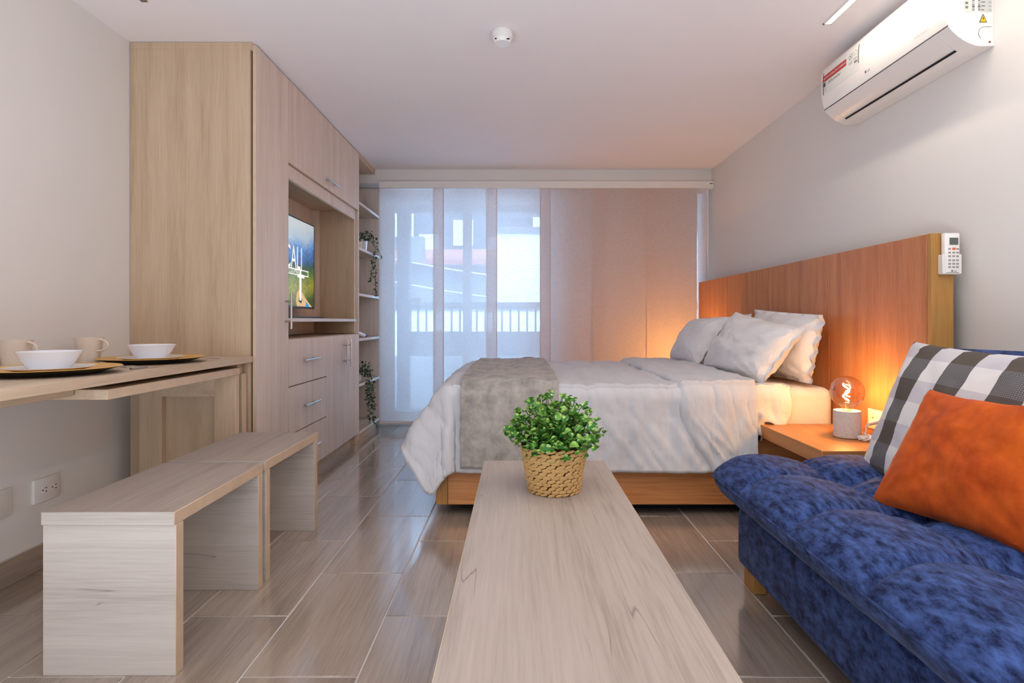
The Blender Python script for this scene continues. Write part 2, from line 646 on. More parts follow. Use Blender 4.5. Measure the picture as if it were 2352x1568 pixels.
# lintel soffit, jambs and the sliding window behind the blind
win = thing('window_1', None, None, (-0.48, YO, 0), kind='structure')
win['label'] = 'white sliding window behind the sheer blind'
b = B()
b.box(-1.325, -1.25, YO, YO + .07, 0, 2.265)
b.box(0.29, 0.36, YO, YO + .07, 0, 2.265)
b.box(-1.25, 0.29, YO, YO + .07, 2.19, 2.265)
b.box(-1.25, 0.29, YO, YO + .07, 0.0, 0.055)
obj('frame', b, M_alu, win)
for i, (xa, xb, yy) in enumerate(((-1.25, -0.46, YO + .04), (-0.50, 0.29, YO + .005))):
    b = B()
    s = .065
    b.box(xa, xa + s, yy, yy + .03, .055, 2.19, .003)
    b.box(xb - s, xb, yy, yy + .03, .055, 2.19, .003)
    b.box(xa + s, xb - s, yy, yy + .03, 2.13, 2.19, .003)
    b.box(xa + s, xb - s, yy, yy + .03, .055, .13, .003)
    f = obj('sash', b, M_alu, win)
    b = B(); b.box(xa + s, xb - s, yy + .012, yy + .018, .13, 2.13)
    obj('pane', b, M_pane, f)
win2 = thing('window_2', None, None, (1.72, YO, 0), kind='structure')
win2['label'] = 'narrow strip of window beside the right wall'
b = B()
b.box(1.700, 1.722, YO, YO + .06, 0, 2.265)
b.box(1.722, XR, YO, YO + .06, 2.22, 2.265)
b.box(1.722, XR, YO, YO + .06, 0, .05)
obj('frame', b, M_alu, win2)
b = B(); b.box(1.722, XR, YO + .02, YO + .026, .05, 2.22)
obj('pane', b, M_pane, win2)

# ------------------------------------------------------------------ panel-track blind
P2X = lambda px: (px - 1188) / 251.9
blind = thing('panel_track_blind', 'sheer beige panel blind hung across the whole back wall', 'blind', (0.2, 5.17, 0.07))
b = B()
b.box(-1.255, 1.783, 5.132, 5.198, 2.206, 2.270, 0.003)
obj('track', b, M_plastic_m, blind)
b = B(); b.box(1.745, 1.772, 5.1305, 5.1325, 2.243, 2.249)
obj('slot', b, M_dark, blind, label='small dark slot at the right end of the track')
pan = [(872, 1020), (995, 1142), (1117, 1265), (1240, 1386), (1362, 1507), (1485, 1623)]
for i, (a, c) in enumerate(pan):
    y = 5.154 + 0.010 * (i if i < 3 else 5 - i)
    xa, xb = P2X(a), P2X(c)
    b = B()
    b.grid(lambda u, v: Vector((xa + (xb - xa) * u, y + 0.0012 * math.sin(u * 9 + i) * (1 - v), 0.078 + (2.21 - 0.078) * v)), 12, 12)
    for xe in (xa, xb - .010):
        b.grid(lambda u, v: Vector((xe + .010 * u, y - .0012, 0.078 + (2.21 - 0.078) * v)), 1, 8)
    f = obj('fabric_panel', b, M_screen, blind, recalc=False)
    b = B(); b.box(xa, xb, y - .004, y + .004, 0.066, 0.09, 0.002)
    obj('bottom_bar', b, M_plastic_m, f)
b = B(); b.box(1.727, 1.742, 5.150, 5.158, 0.7, 2.206, .002)
obj('wand', b, M_plastic_m, blind)

# ------------------------------------------------------------------ outside
M_out_wall = plain('white_render', (235, 236, 236), 0.9, var=0.05, vscale=3)  # plain white, the walls' own colour
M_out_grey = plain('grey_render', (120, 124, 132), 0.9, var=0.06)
M_out_dark = plain('dark_grey_house', (92, 100, 108), 0.9, var=0.1)  # the building's own dark grey
M_roof = plain('red_roof_tile', (188, 104, 92), 0.85, var=0.15, vscale=12)
M_asph = plain('asphalt', (130, 132, 134), 0.9, var=0.1)
M_rail = plain('grey_painted_railing', (122, 126, 134), 0.5)
b = B(); b.box(-14, 14, 5.56, 40, -3.2, -3.0)
obj('street', b, M_asph, kind='structure')
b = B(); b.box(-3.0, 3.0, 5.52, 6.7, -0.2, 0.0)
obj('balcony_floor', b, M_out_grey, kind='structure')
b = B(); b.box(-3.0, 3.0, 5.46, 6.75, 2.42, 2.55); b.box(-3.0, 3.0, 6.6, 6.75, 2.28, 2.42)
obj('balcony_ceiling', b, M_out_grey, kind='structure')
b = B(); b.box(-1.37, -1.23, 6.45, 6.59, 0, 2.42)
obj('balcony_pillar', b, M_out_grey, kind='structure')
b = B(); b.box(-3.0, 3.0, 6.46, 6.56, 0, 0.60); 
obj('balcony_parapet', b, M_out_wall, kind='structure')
rl = thing('balcony_railing', 'grey balcony railing with upright bars outside the window', 'railing', (0, 6.5, 0.60))
b = B(); b.box(-1.23, 3.0, 6.47, 6.55, 1.135, 1.215, .006)
obj('top_rail', b, M_rail, rl)
b = B(); b.box(-1.23, 3.0, 6.485, 6.535, 0.60, 0.88, .004)
obj('bottom_rail', b, M_rail, rl)
bar = None
for k in range(17):
    x = -1.14 + k * 0.0965
    if bar is None:
        t = B(); t.box(x - .011, x + .011, 6.499, 6.521, 0.88, 1.135)
        bar = obj('bar', t, M_rail, rl)
        x0 = x
    else:
        c = bar.copy(); COL.objects.link(c); c.location.x = x - x0
h = thing('house', 'low house with a red tiled roof across the street', 'house', (-1.6, 13, -3))
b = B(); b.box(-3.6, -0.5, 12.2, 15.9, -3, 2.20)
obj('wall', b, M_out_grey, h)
b = B()
b.prism([(11.8, 2.18), (16.2, 2.95), (16.2, 3.05), (11.8, 2.28)], lambda p, a: Vector((a, p[0], p[1])), -3.8, -0.46)
obj('roof', b, M_roof, h)
b = B(); b.box(-2.6, -2.1, 12.15, 12.21, 0.4, 1.5)
obj('window', b, M_dark, h)
b = B(); b.box(-2.2, -1.95, 11.75, 12.0, 2.2, 2.75)
obj('pipe', b, M_out_grey, h)
h2 = thing('apartment_block', 'tall bright white block across the street, right of the red roof', 'building', (2, 12, -3))
b = B(); b.box(-0.42, 5.0, 11.0, 15, -3, 2.70)
obj('wall', b, M_out_wall, h2)
b = B(); b.box(-0.45, 5.0, 10.95, 15.05, 2.70, 2.82)
obj('roof', b, M_out_grey, h2)
h4 = thing('garden_wall', 'low bright wall across the street, seen between the railing bars', 'wall', (-1.4, 10.0, -3))
b = B(); b.box(-4.0, 0.9, 9.9, 10.05, -3, 1.17)
obj('wall', b, M_out_wall, h4)
b = B(); b.box(-4.02, 0.92, 9.88, 10.07, 1.17, 1.21)
obj('coping', b, M_out_grey, h4)
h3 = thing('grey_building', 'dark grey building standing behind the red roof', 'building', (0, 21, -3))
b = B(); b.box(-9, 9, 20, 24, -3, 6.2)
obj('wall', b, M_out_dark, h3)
for x, z in ((-3.1, 3.6), (-1.9, 4.1), (-0.7, 3.5), (0.9, 4.2), (-4.0, 4.4)):
    b = B(); b.box(x - .35, x + .35, 19.9, 20.05, z - .45, z + .45)
    obj('window', b, M_out_wall, h3)
for nm, za, zb in (('upper', 2.15, 1.72), ('lower', 1.74, 1.31)):
    b = B()
    pts = []
    for i in range(17):
        t = i / 16
        pts.append((-2.4 + 4.2 * t, 10.2 + .79 * t, za + (zb - za) * t - 0.10 * math.sin(PI * t)))
    b.tube(pts, 0.012, 6)
    obj('cable', b, M_out_wall, h2)

# ------------------------------------------------------------------ ceiling things
led = thing('ceiling_light', 'lit white strip light recessed in the ceiling beside the air conditioner', 'light', (1.45, 1.2, 2.37))
b = B()
b.box(1.430, 1.437, -0.28, 2.65, 2.3855, 2.392); b.box(1.463, 1.470, -0.28, 2.65, 2.3855, 2.392)
b.box(1.430, 1.470, 2.643, 2.65, 2.3855, 2.392)
obj('channel', b, M_plastic_m, led)
b = B(); b.box(1.437, 1.463, -0.28, 2.643, 2.3862, 2.3895)
obj('diffuser', b, M_led, led)
led2 = thing('ceiling_light', 'unlit dark strip light in the ceiling near the left wall', 'light', (-1.62, 1.0, 2.37))
b = B(); b.box(-1.632, -1.605, -0.4, 2.46, 2.384, 2.3895, .001)
obj('channel', b, plain('bronze_channel', (124, 110, 96), 0.6), led2)
b = B(); b.box(-1.626, -1.611, -0.39, 2.45, 2.3825, 2.3845)
obj('diffuser', b, plain('unlit_diffuser', (134, 122, 106), 0.6), led2)

sd = thing('smoke_detector', 'round white smoke detector on the ceiling', 'detector', (-0.07, 2.72, 2.34))
cx, cy = -0.072, 2.72
b = B(); b.lathe([(0.047, 2.389), (0.047, 2.384), (0.051, 2.383), (0.052, 2.362), (0.048, 2.352)], cx, cy, 32)
obj('base', b, M_plastic_m, sd)
b = B(); b.lathe([(0.046, 2.354), (0.044, 2.342), (0.036, 2.332), (0.0, 2.330)], cx, cy, 32, cap=False)
obj('cover', b, M_plastic, sd)
b = B(); b.box(cx - .034, cx - .026, cy - .036, cy - .032, 2.337, 2.343, .001); 
obj('sensor_slot', b, M_dark, sd)
b = B(); b.box(cx + .022, cx + .036, cy - .036, cy - .031, 2.336, 2.342, .001)
obj('indicator', b, M_dark, sd)

# ------------------------------------------------------------------ wardrobe
FX = -1.305
wr = thing('wardrobe', 'tall pale oak wardrobe reaching the ceiling, facing the bed', 'wardrobe', (-1.62, 3.03, 0))
b = B(); b.box(XL + .002, -1.330, 2.818, 2.838, 0, 2.375, .001)
obj('side_panel', b, M_oak, wr)
b = B(); b.box(XL + .002, -1.321, 2.817, 3.232, 2.352, 2.388, .001)
b.by_normal(lambda n, c: 1 if n.y < -.5 else 0)
obj('top_filler', b, [M_oak_front, M_oak], wr)
b = B(); b.box(XL + .05, -1.325, 2.838, 3.225, 0.0, 2.352)
obj('carcass', b, M_dark, wr)
b = B(); b.box(-1.323, FX, 2.829, 3.230, 0.075, 2.378, .0012)
b.by_normal(lambda n, c: 1 if n.y < -.5 else 0)
dr = obj('door', b, [M_oak_front, M_edge], wr)


def bar_handle(parent, p0, p1, out=0.034, r=0.006, inset=0.22):
    """bar handle from p0 to p1 (points on the bar), posts run back along -X"""
    p0, p1 = Vector(p0), Vector(p1)
    b = B()
    b.tube([p0, p1], r, 10)
    for t in (inset, 1 - inset):
        q = p0.lerp(p1, t)
        b.tube([q, q - Vector((out, 0, 0))], r * .8, 8)
    return obj('handle', b, M_steel, parent)


bar_handle(dr, (FX + .034, 3.185, 0.955), (FX + .034, 3.185, 1.155))

# ------------------------------------------------------------------ tv wall unit
Y0, Y1 = 3.233, 4.655
tvu = thing('tv_unit', 'pale oak wall unit with an open television niche, drawers and doors', 'cabinet', (-1.62, 3.95, 0))
b = B(); b.box(XL + .002, -1.325, Y0, Y1, 1.915, 2.375)
obj('upper_carcass', b, M_oak_x, tvu)
b = B(); b.box(-1.323, FX, Y0 + .003, Y1 + .004, 1.908, 2.380, .0012)
b.by_normal(lambda n, c: 1 if abs(n.x) < .5 else 0)
d = obj('lift_door', b, [M_oak_front, M_edge], tvu)
bar_handle(d, (FX + .03, 3.81, 1.963), (FX + .03, 4.07, 1.963), .03)
b = B(); b.box(-1.345, -1.325, Y0, Y1 - .03, 1.826, 1.908, .001)
obj('valance', b, M_oak_front, tvu)
b = B(); b.box(XL + .002, -1.345, Y0, Y1, 1.895, 1.915)
obj('soffit', b, M_oak_x, tvu)
b = B(); b.box(XL + .002, -1.66, Y0, Y1, 0.9, 1.9)
obj('back_panel', b, M_oak_front, tvu)
b = B(); b.box(-1.66, -1.61, 4.575, 4.62, 1.02, 1.895, .001)
obj('batten', b, M_oak_front, tvu)
b = B(); b.box(-1.66, -1.330, 4.622, 4.65, 0.9, 1.895, .001)
b.by_normal(lambda n, c: 1 if n.x > .5 else 0)
obj('end_panel', b, [M_oak, M_wedge], tvu)
b = B(); b.box(-1.66, -1.314, Y0 + .002, 4.622, 0.996, 1.017, .001)
b.by_normal(lambda n, c: 1 if n.x > .5 else 0)
obj('shelf', b, [M_oak_x, M_wedge], tvu)
b = B(); b.box(XL + .002, -1.326, Y0, 4.652, 0.10, 0.897)
obj('base_carcass', b, M_oak_x, tvu)
b = B(); b.box(-1.9, -1.345, Y0 + .01, 4.60, 0, 0.10)
obj('plinth', b, M_oak_x, tvu)
b = B(); b.box(-1.36, -1.312, 4.585, 4.645, 0, .075, .002)
obj('foot', b, M_oak, tvu)
for za, zb in ((0.624, 0.893), (0.349, 0.618), (0.077, 0.343)):
    b = B(); b.box(-1.324, FX, Y0 + .003, 3.871, za, zb, .0012)
    b.by_normal(lambda n, c: 1 if abs(n.x) < .5 else 0)
    d = obj('drawer', b, [M_oak_front, M_edge], tvu)
    zc = (za + zb) / 2 + .005
    bar_handle(d, (FX + .032, 3.415, zc), (FX + .032, 3.665, zc), .032)
for ya, yb, hy in ((3.876, 4.283, 4.245), (4.287, 4.655, 4.325)):
    b = B(); b.box(-1.324, FX, ya, yb, 0.077, 0.893, .0012)
    b.by_normal(lambda n, c: 1 if abs(n.x) < .5 else 0)
    d = obj('door', b, [M_oak_front, M_edge], tvu)
    bar_handle(d, (FX + .034, hy, 0.655), (FX + .034, hy, 0.862), .034)

# television
tv = thing('television', 'flat television showing a hillside city picture, in the oak niche', 'television', (-1.58, 3.78, 1.017))
TX, TA, TB, TZ0, TZ1 = -1.545, 3.236, 4.308, 1.092, 1.722
b = B(); b.box(TX - .045, TX - .002, TA, TB, TZ0, TZ1, .004)
b.box(TX - .004, TX + .001, TA, TA + .008, TZ0, TZ1); b.box(TX - .004, TX + .001, TB - .008, TB, TZ0, TZ1)
b.box(TX - .004, TX + .001, TA, TB, TZ1 - .008, TZ1); b.box(TX - .004, TX + .001, TA, TB, TZ0, TZ0 + .012)
obj('bezel', b, M_dark, tv)
# picture: sky, hazy city, wooded hills
m, nt, p = new_mat('screen_picture')
tc = N(nt, 'ShaderNodeTexCoord')
sx = N(nt, 'ShaderNodeSeparateXYZ')
nt.links.new(tc.outputs['Generated'], sx.inputs[0])
n1 = N(nt, 'ShaderNodeTexNoise', Scale=5.0, Detail=6.0)
nt.links.new(tc.outputs['Object'], n1.inputs['Vector'])
ma = N(nt, 'ShaderNodeMath', operation='MULTIPLY_ADD')
ma.inputs[1].default_value = 0.30
nt.links.new(n1.outputs['Fac'], ma.inputs[0])
nt.links.new(sx.outputs['Z'], ma.inputs[2])
sl = N(nt, 'ShaderNodeMath', operation='MULTIPLY_ADD')
sl.inputs[1].default_value = -0.22
nt.links.new(sx.outputs['Y'], sl.inputs[0])
nt.links.new(ma.outputs[0], sl.inputs[2])
r = ramp(nt, [(0.02, lin((50, 76, 24))), (0.20, lin((150, 146, 30))), (0.36, lin((84, 112, 36))), (0.44, lin((30, 74, 60))),
              (0.52, lin((44, 92, 150))), (0.66, lin((96, 140, 196))), (0.78, lin((170, 186, 200))), (0.95, lin((196, 200, 200)))])
nt.links.new(sl.outputs[0], r.inputs['Fac'])
n2 = N(nt, 'ShaderNodeTexNoise', Scale=46.0, Detail=4.0)
nt.links.new(tc.outputs['Object'], n2.inputs['Vector'])
mr = N(nt, 'ShaderNodeMapRange')
mr.inputs[1].default_value = 0.3; mr.inputs[2].default_value = 0.7; mr.inputs[3].default_value = 0.55; mr.inputs[4].default_value = 1.4
nt.links.new(n2.outputs['Fac'], mr.inputs[0])
mz = N(nt, 'ShaderNodeMapRange')
mz.inputs[1].default_value = 0.66; mz.inputs[2].default_value = 0.82; mz.inputs[3].default_value = 1.0; mz.inputs[4].default_value = 0.0
nt.links.new(sx.outputs['Z'], mz.inputs[0])
mixv = N(nt, 'ShaderNodeMix', data_type='FLOAT')
nt.links.new(mz.outputs[0], mixv.inputs[0]); mixv.inputs[2].default_value = 1.0
nt.links.new(mr.outputs[0], mixv.inputs[3])
hs = N(nt, 'ShaderNodeHueSaturation')
nt.links.new(r.outputs['Color'], hs.inputs['Color'])
nt.links.new(mixv.outputs[0], hs.inputs['Value'])
p.inputs['Base Color'].default_value = (0.01, 0.01, 0.01, 1)
p.inputs['Roughness'].default_value = 0.25
nt.links.new(hs.outputs['Color'], p.inputs['Emission Color'])
p.inputs['Emission Strength'].default_value = 0.9
M_pic = m
b = B(); b.box(TX - .003, TX - .0005, TA + .008, TB - .008, TZ0 + .012, TZ1 - .008)
scr = obj('screen', b, M_pic, tv)
M_pw = emit('picture_white', (225, 222, 216), 0.85)
M_ps = emit('picture_sand', (206, 172, 122), 0.75)
M_pb = emit('picture_pool_blue', (40, 140, 200), 0.8)
M_pg = emit('picture_tree_green', (30, 62, 22), 0.7)
sxp = TX + .0006


def YZ(pxx, pyy):                     # photo position of a point of the picture -> point on the screen plane
    s = (pxx - 1188) / sxp
    return 1300 / s, 1 + (737 - pyy) / s


b = B()
b.prism([YZ(*q) for q in ((682, 703), (680, 690), (682, 672), (688, 665), (694, 671), (700, 682), (708, 694), (716, 704), (716, 706))], lambda q, a: Vector((a, q[0], q[1])), sxp - .0004, sxp)
obj('plaza', b, M_ps, scr)
b = B()
b.prism([YZ(*q) for q in ((701, 706), (703, 693), (709, 700), (711, 706))], lambda q, a: Vector((a, q[0], q[1])), sxp, sxp + .0004)
obj('pool', b, M_pb, scr)
b = B()
b.prism([YZ(*q) for q in ((686, 692), (687, 682), (691, 680), (694, 688), (692, 697))], lambda q, a: Vector((a, q[0], q[1])), sxp, sxp + .0004)
obj('tree_ring', b, M_pg, scr)
b = B()
ya, za = YZ(690, 634); yb, zb = YZ(690.5, 690)
b.box(sxp, sxp + .0006, ya - .018, ya + .018, zb, za + .015)
b.box(sxp, sxp + .0006, ya - .055, ya + .075, za - .012, za + .012)
b.box(sxp, sxp + .0006, ya - .014, ya + .014, za, za + .05)
obj('statue', b, M_pw, scr)
b = B()
ce, cz = YZ(694, 616)
b.text('CALI', 0.225, (sxp + .0005, ce + .005, cz - .012), (0, 1, 0), (0, 0, 1), align='RIGHT', squash=0.66)
fy1, fz1 = YZ(708, 624); fy0, fz0 = YZ(708, 637)
zt_, zb_ = fz1 + .002, fz0
for q in ((ce - .46, fy1, zt_ - .007, zt_), (ce - .46, fy1, zb_, zb_ + .007), (fy1 - .008, fy1, zb_, zt_)):
    b.box(sxp, sxp + .0005, *q)
b.text('COLOMBIA', 0.045, (sxp + .0005, ce - .055, zb_ + .012), (0, 1, 0), (0, 0, 1), align='RIGHT', squash=0.8)
obj('lettering', b, M_pw, scr)
b = B(); b.box(TX - .10, TX + .08, 3.42, 4.29, 1.0172, 1.030, .003); b.box(TX - .035, TX - .01, 3.70, 3.86, 1.03, 1.10, .003)
obj('stand', b, M_dark, tv)

# ------------------------------------------------------------------ bookcase beyond the unit
bc = thing('bookcase', 'narrow open bookcase with pale shelves between the wall unit and the window', 'bookcase', (-1.6, 5.02, 0))
BY0, BY1 = 4.662, 5.385
b = B(); b.box(XL + .002, -1.88, BY0, 5.385, 0.02, 2.26, .001)
obj('back_panel', b, M_oak_front, bc)
b = B(); b.box(-1.88, -1.308, 5.362, 5.395, 0.02, 2.25, .001)
b.by_normal(lambda n, c: 1 if n.x > .5 else 0)
obj('side_panel', b, [M_oak_front, M_wedge], bc)
b = B(); b.box(-1.88, -1.308, BY0, 4.682, 0.02, 2.345, .001)
obj('side_panel', b, M_oak_front, bc)
for z in (1.99, 1.612, 1.230, 0.856, 0.478, 0.085):
    b = B(); b.box(-1.88, -1.306, 4.682, 5.362, z - .022, z, .001)
    b.by_normal(lambda n, c: 1 if n.x > .5 else 0)
    obj('shelf', b, [M_oak_x, M_wedge], bc)
b = B(); b.box(-1.9, -1.306, 4.662, YB - .001, 2.345, 2.389, .001)
obj('top_board', b, M_oak_x, bc)
b = B(); b.box(-1.86, -1.33, 4.682, 5.33, 0, .062)
obj('plinth', b, M_oak_x, bc)


def leaf_cluster(b, centre, n, spread, size, trails, rng):
    def leaf(p, d, s):
        d = d.normalized()
        side = d.cross(Vector((rng.uniform(-1, 1), rng.uniform(-1, 1), rng.uniform(-1, 1)))).normalized() * s * .38
        a, q = b.bm.verts.new(p), b.bm.verts.new(p + d * s)
        l, r_ = b.bm.verts.new(p + d * s * .5 + side), b.bm.verts.new(p + d * s * .5 - side)
        b.bm.faces.new((a, l, q, r_))
    for i in range(n):
        p = Vector(centre) + Vector((rng.gauss(0, spread[0]), rng.gauss(0, spread[1]), abs(rng.gauss(0, spread[2]))))
        leaf(p, Vector((rng.uniform(-1, 1), rng.uniform(-1, 1), rng.uniform(-.4, 1))), size * rng.uniform(.7, 1.2))
    for pts in trails:
        b.tube(pts, 0.0015, 4)
        L = len(pts)
        for i in range(L - 1):
            a, c = Vector(pts[i]), Vector(pts[i + 1])
            for k in range(3):
                p = a.lerp(c, (k + rng.random()) / 3)
                leaf(p, Vector((rng.uniform(-1, 1), rng.uniform(-1, 1), rng.uniform(-1, .3))), size * rng.uniform(.7, 1.15))


rng = random.Random(3)


def trail(x, y, z0, z1, n, wob=.02, dx=0.0, dy=0.0):
    r_ = []
    for i in range(n):
        t = i / (n - 1)
        r_.append((x + dx * t + rng.uniform(-wob, wob) * t, y + dy * t + rng.uniform(-wob, wob) * t, z0 + (z1 - z0) * t))
    return r_


pl = thing('hanging_plant', 'trailing plant in a white pot on the upper bookcase shelf', 'plant', (-1.40, 5.12, 1.612))
b = B(); b.lathe([(0.035, 1.6125), (0.045, 1.72), (0.041, 1.72), (0.038, 1.70)], -1.40, 5.12, 20)
obj('pot', b, M_ceramic, pl)
b = B()
leaf_cluster(b, (-1.38, 5.12, 1.73), 90, (.045, .05, .035), .026,
             [[(-1.38, 5.12, 1.74), (-1.31, 5.13, 1.76), (-1.285, 5.14, 1.65)] + trail(-1.285, 5.13, 1.6, 1.22, 14, .012),
              [(-1.38, 5.1, 1.74), (-1.30, 5.10, 1.74), (-1.285, 5.09, 1.62)] + trail(-1.29, 5.08, 1.58, 1.34, 10, .015, 0, -.1),
              [(-1.38, 5.12, 1.74), (-1.28, 5.11, 1.72), (-1.26, 5.11, 1.66), (-1.235, 5.11, 1.60), (-1.22, 5.11, 1.56)]], rng)
obj('foliage', b, M_ivy, pl, kind='stuff')
pl = thing('small_plant', 'small dark plant in a stone pot beside the trailing plant', 'plant', (-1.40, 4.93, 1.612))
b = B(); b.lathe([(0.035, 1.6125), (0.042, 1.69), (0.038, 1.69)], -1.40, 4.95, 18)
obj('pot', b, M_stone, pl)
b = B(); leaf_cluster(b, (-1.40, 4.94, 1.70), 60, (.035, .05, .04), .028, [], rng)
obj('foliage', b, M_ivy, pl, kind='stuff')
pl = thing('hanging_plant', 'trailing plant hanging from the second lowest bookcase shelf', 'plant', (-1.38, 4.98, 0.478))
b = B(); b.lathe([(0.035, .4785), (0.045, .56), (0.041, .56)], -1.40, 4.93, 18)
obj('pot', b, M_ceramic, pl)
b = B()
leaf_cluster(b, (-1.355, 4.93, .53), 80, (.035, .06, .05), .032,
             [[(-1.38, 4.9, .57), (-1.30, 4.9, .58), (-1.285, 4.9, .5)] + trail(-1.285, 4.90, .46, .12, 14, .02, 0, .06),
              [(-1.38, 4.94, .57), (-1.30, 4.95, .57), (-1.285, 4.95, .48)] + trail(-1.285, 4.97, .44, .10, 14, .02, 0, .08),
              [(-1.38, 4.98, .57), (-1.30, 4.99, .58), (-1.285, 5.0, .48)] + trail(-1.285, 5.03, .42, .20, 10, .02, 0, .06),
              [(-1.38, 4.9, .57), (-1.30, 4.86, .6), (-1.285, 4.86, .5)] + trail(-1.285, 4.87, .46, .28, 8, .02)], rng)
obj('foliage', b, M_ivy, pl, kind='stuff')
tu = thing('tube', 'white tube with a dark blue cap lying on the middle bookcase shelf', 'tube', (-1.35, 4.93, .856))
b = B(); b.tube([(-1.35, 4.76, .905), (-1.345, 4.80, .895), (-1.335, 4.93, .875)], [.010, .018, .017], 12)
obj('body', b, M_ceramic, tu)
b = B(); b.tube([(-1.335, 4.93, .875), (-1.33, 4.975, .872)], .0165, 12)
obj('cap', b, plain('navy_cap', (24, 52, 120), 0.35), tu)
b = B(); b.box(-1.40, -1.36, 4.74, 4.80, .857, .93, .006)
obj('small_box', b, plain('pink_card', (206, 92, 148), 0.6), label='small pink box behind the white tube on the bookcase', cat='box')

# ------------------------------------------------------------------ wall table and pull-out
tb = thing('wall_table', 'pale oak table fixed along the left wall, set for two', 'table', (-1.62, 1.85, 0))
b = B(); b.box(XL + .002, -1.316, 0.80, 2.816, 0.795, 0.825, .0012)
b.by_normal(lambda n, c: 1 if n.x > .5 else 0)
obj('tabletop', b, [M_oak_x, M_oak_x], tb)
b = B(); b.box(XL + .002, -1.44, 0.82, 1.838, 0.757, 0.7945, .001)
obj('apron', b, M_oak_x, tb)
b = B(); b.box(-1.885, -1.338, 2.757, 2.797, 0, 0.742, .001)
b.by_normal(lambda n, c: 1 if n.x > .5 else 0)
obj('leg_panel', b, [M_oak, M_edge], tb)
b = B(); b.box(-1.885, -1.36, 2.75, 2.800, 0.742, 0.7945, .001)
obj('bracket', b, M_oak_x, tb)
po = thing('pull_out_table', 'narrow oak pull-out table tucked under the wall table', 'table', (-1.6, 2.3, 0))
b = B(); b.box(-1.82, -1.335, 1.845, 2.725, 0.743, 0.776, .0012)
b.by_normal(lambda n, c: 1 if n.x > .5 else 0)
obj('tabletop', b, [M_oak_x, M_edge], po)
yf = 2.690
lg = thing('leg', None, None, (0, 0, 0)); lg.location = Vector((0, 0, 0)) - po.location; lg.parent = po
for nm, q in (('stile', (-1.797, -1.690, yf, yf + .035, 0, .743)), ('stile', (-1.440, -1.338, yf, yf + .035, 0, .743)),
              ('rail', (-1.690, -1.440, yf, yf + .035, .640, .743)), ('rail', (-1.690, -1.440, yf, yf + .035, 0, .11)),
              ('recessed_panel', (-1.690, -1.440, yf + .0335, yf + .0345, .11, .640))):
    b = B(); b.box(*q, .0012 if nm != 'recessed_panel' else 0)
    b.by_normal(lambda n, c: 1 if (n.x > .5 and c.x > -1.4) else 0)
    obj(nm, b, [M_oak if nm != 'rail' else M_oak_x, M_edge], lg)

# ---- place settings
TZ = 0.8252


def setting(cx, cy, who, where):
    c = thing('charger_plate', 'wide gold charger plate with black underside, %s' % where[0], 'plate', (cx, cy, TZ), 'gold charger plates')
    b = B(); b.lathe([(0.0, TZ + .006), (.12, TZ + .007), (.135, TZ + .009), (.198, TZ + .0235), (.199, TZ + .022)], cx, cy, 64, cap=False)
    obj('upper_face', b, M_chrome_gold, c)
    b = B(); b.lathe([(.12, TZ), (.135, TZ + .001), (.199, TZ + .0215)], cx, cy, 64, cap=False)
    obj('underside', b, M_pewter, c)
    z = TZ + .0075
    b = B(); b.lathe([(.0, z), (.075, z), (.122, z + .016), (.1225, z + .018), (.119, z + .017), (.07, z + .006), (0, z + .006)], cx, cy, 56, cap=False)
    obj('side_plate', b, M_ceramic, label='small white plate under the bowl, %s' % where[1], cat='plate', group='white side plates')
    z = z + .0065
    b = B(); b.lathe([(0, z), (.050, z), (.054, z + .004), (.064, z + .018), (.074, z + .034), (.084, z + .052), (.089, z + .060), (.0895, z + .0615), (.0875, z + .0615), (.080, z + .05), (.05, z + .008), (0, z + .006)], cx, cy, 56, cap=False)
    obj('bowl', b, M_ceramic, label='white bowl with ribbed side, %s' % where[2], cat='bowl', group='white bowls')


setting(-1.54, 1.865, 'near', ('under the bowl beside the nearest mug', 'at the near end of the table', 'at the near setting, in front of the mug'))
setting(-1.54, 2.385, 'far', ('at the wardrobe end of the table', 'at the wardrobe end of the table', 'at the setting beside the wardrobe'))


def mug(cx, cy, label):
    t = thing('mug', label, 'mug', (cx, cy, TZ), 'beige mugs')
    b = B()
    prof = [(0, TZ), (.036, TZ), (.038, TZ + .004), (.041, TZ + .03), (.046, TZ + .065), (.0525, TZ + .104), (.0525, TZ + .1055), (.050, TZ + .1055), (.044, TZ + .065), (.036, TZ + .012), (0, TZ + .01)]
    b.lathe(prof, cx, cy, 40, cap=False)
    obj('body', b, M_stone, t)
    b = B()
    pts = []
    for i in range(13):
        a = PI * 0.5 - PI * 1.05 * i / 12
        pts.append((cx + .046 + .042 * math.cos(a), cy - .01, TZ + .074 + .024 * math.sin(a)))
    pts[0] = (cx + .045, cy - .01, TZ + .098)
    b.tube(pts, .0042, 8)
    obj('handle', b, M_stone, t)


mug(-1.848, 2.085, 'beige mug standing nearest to the camera against the wall')
mug(-1.795, 2.372, 'beige mug between the two place settings')


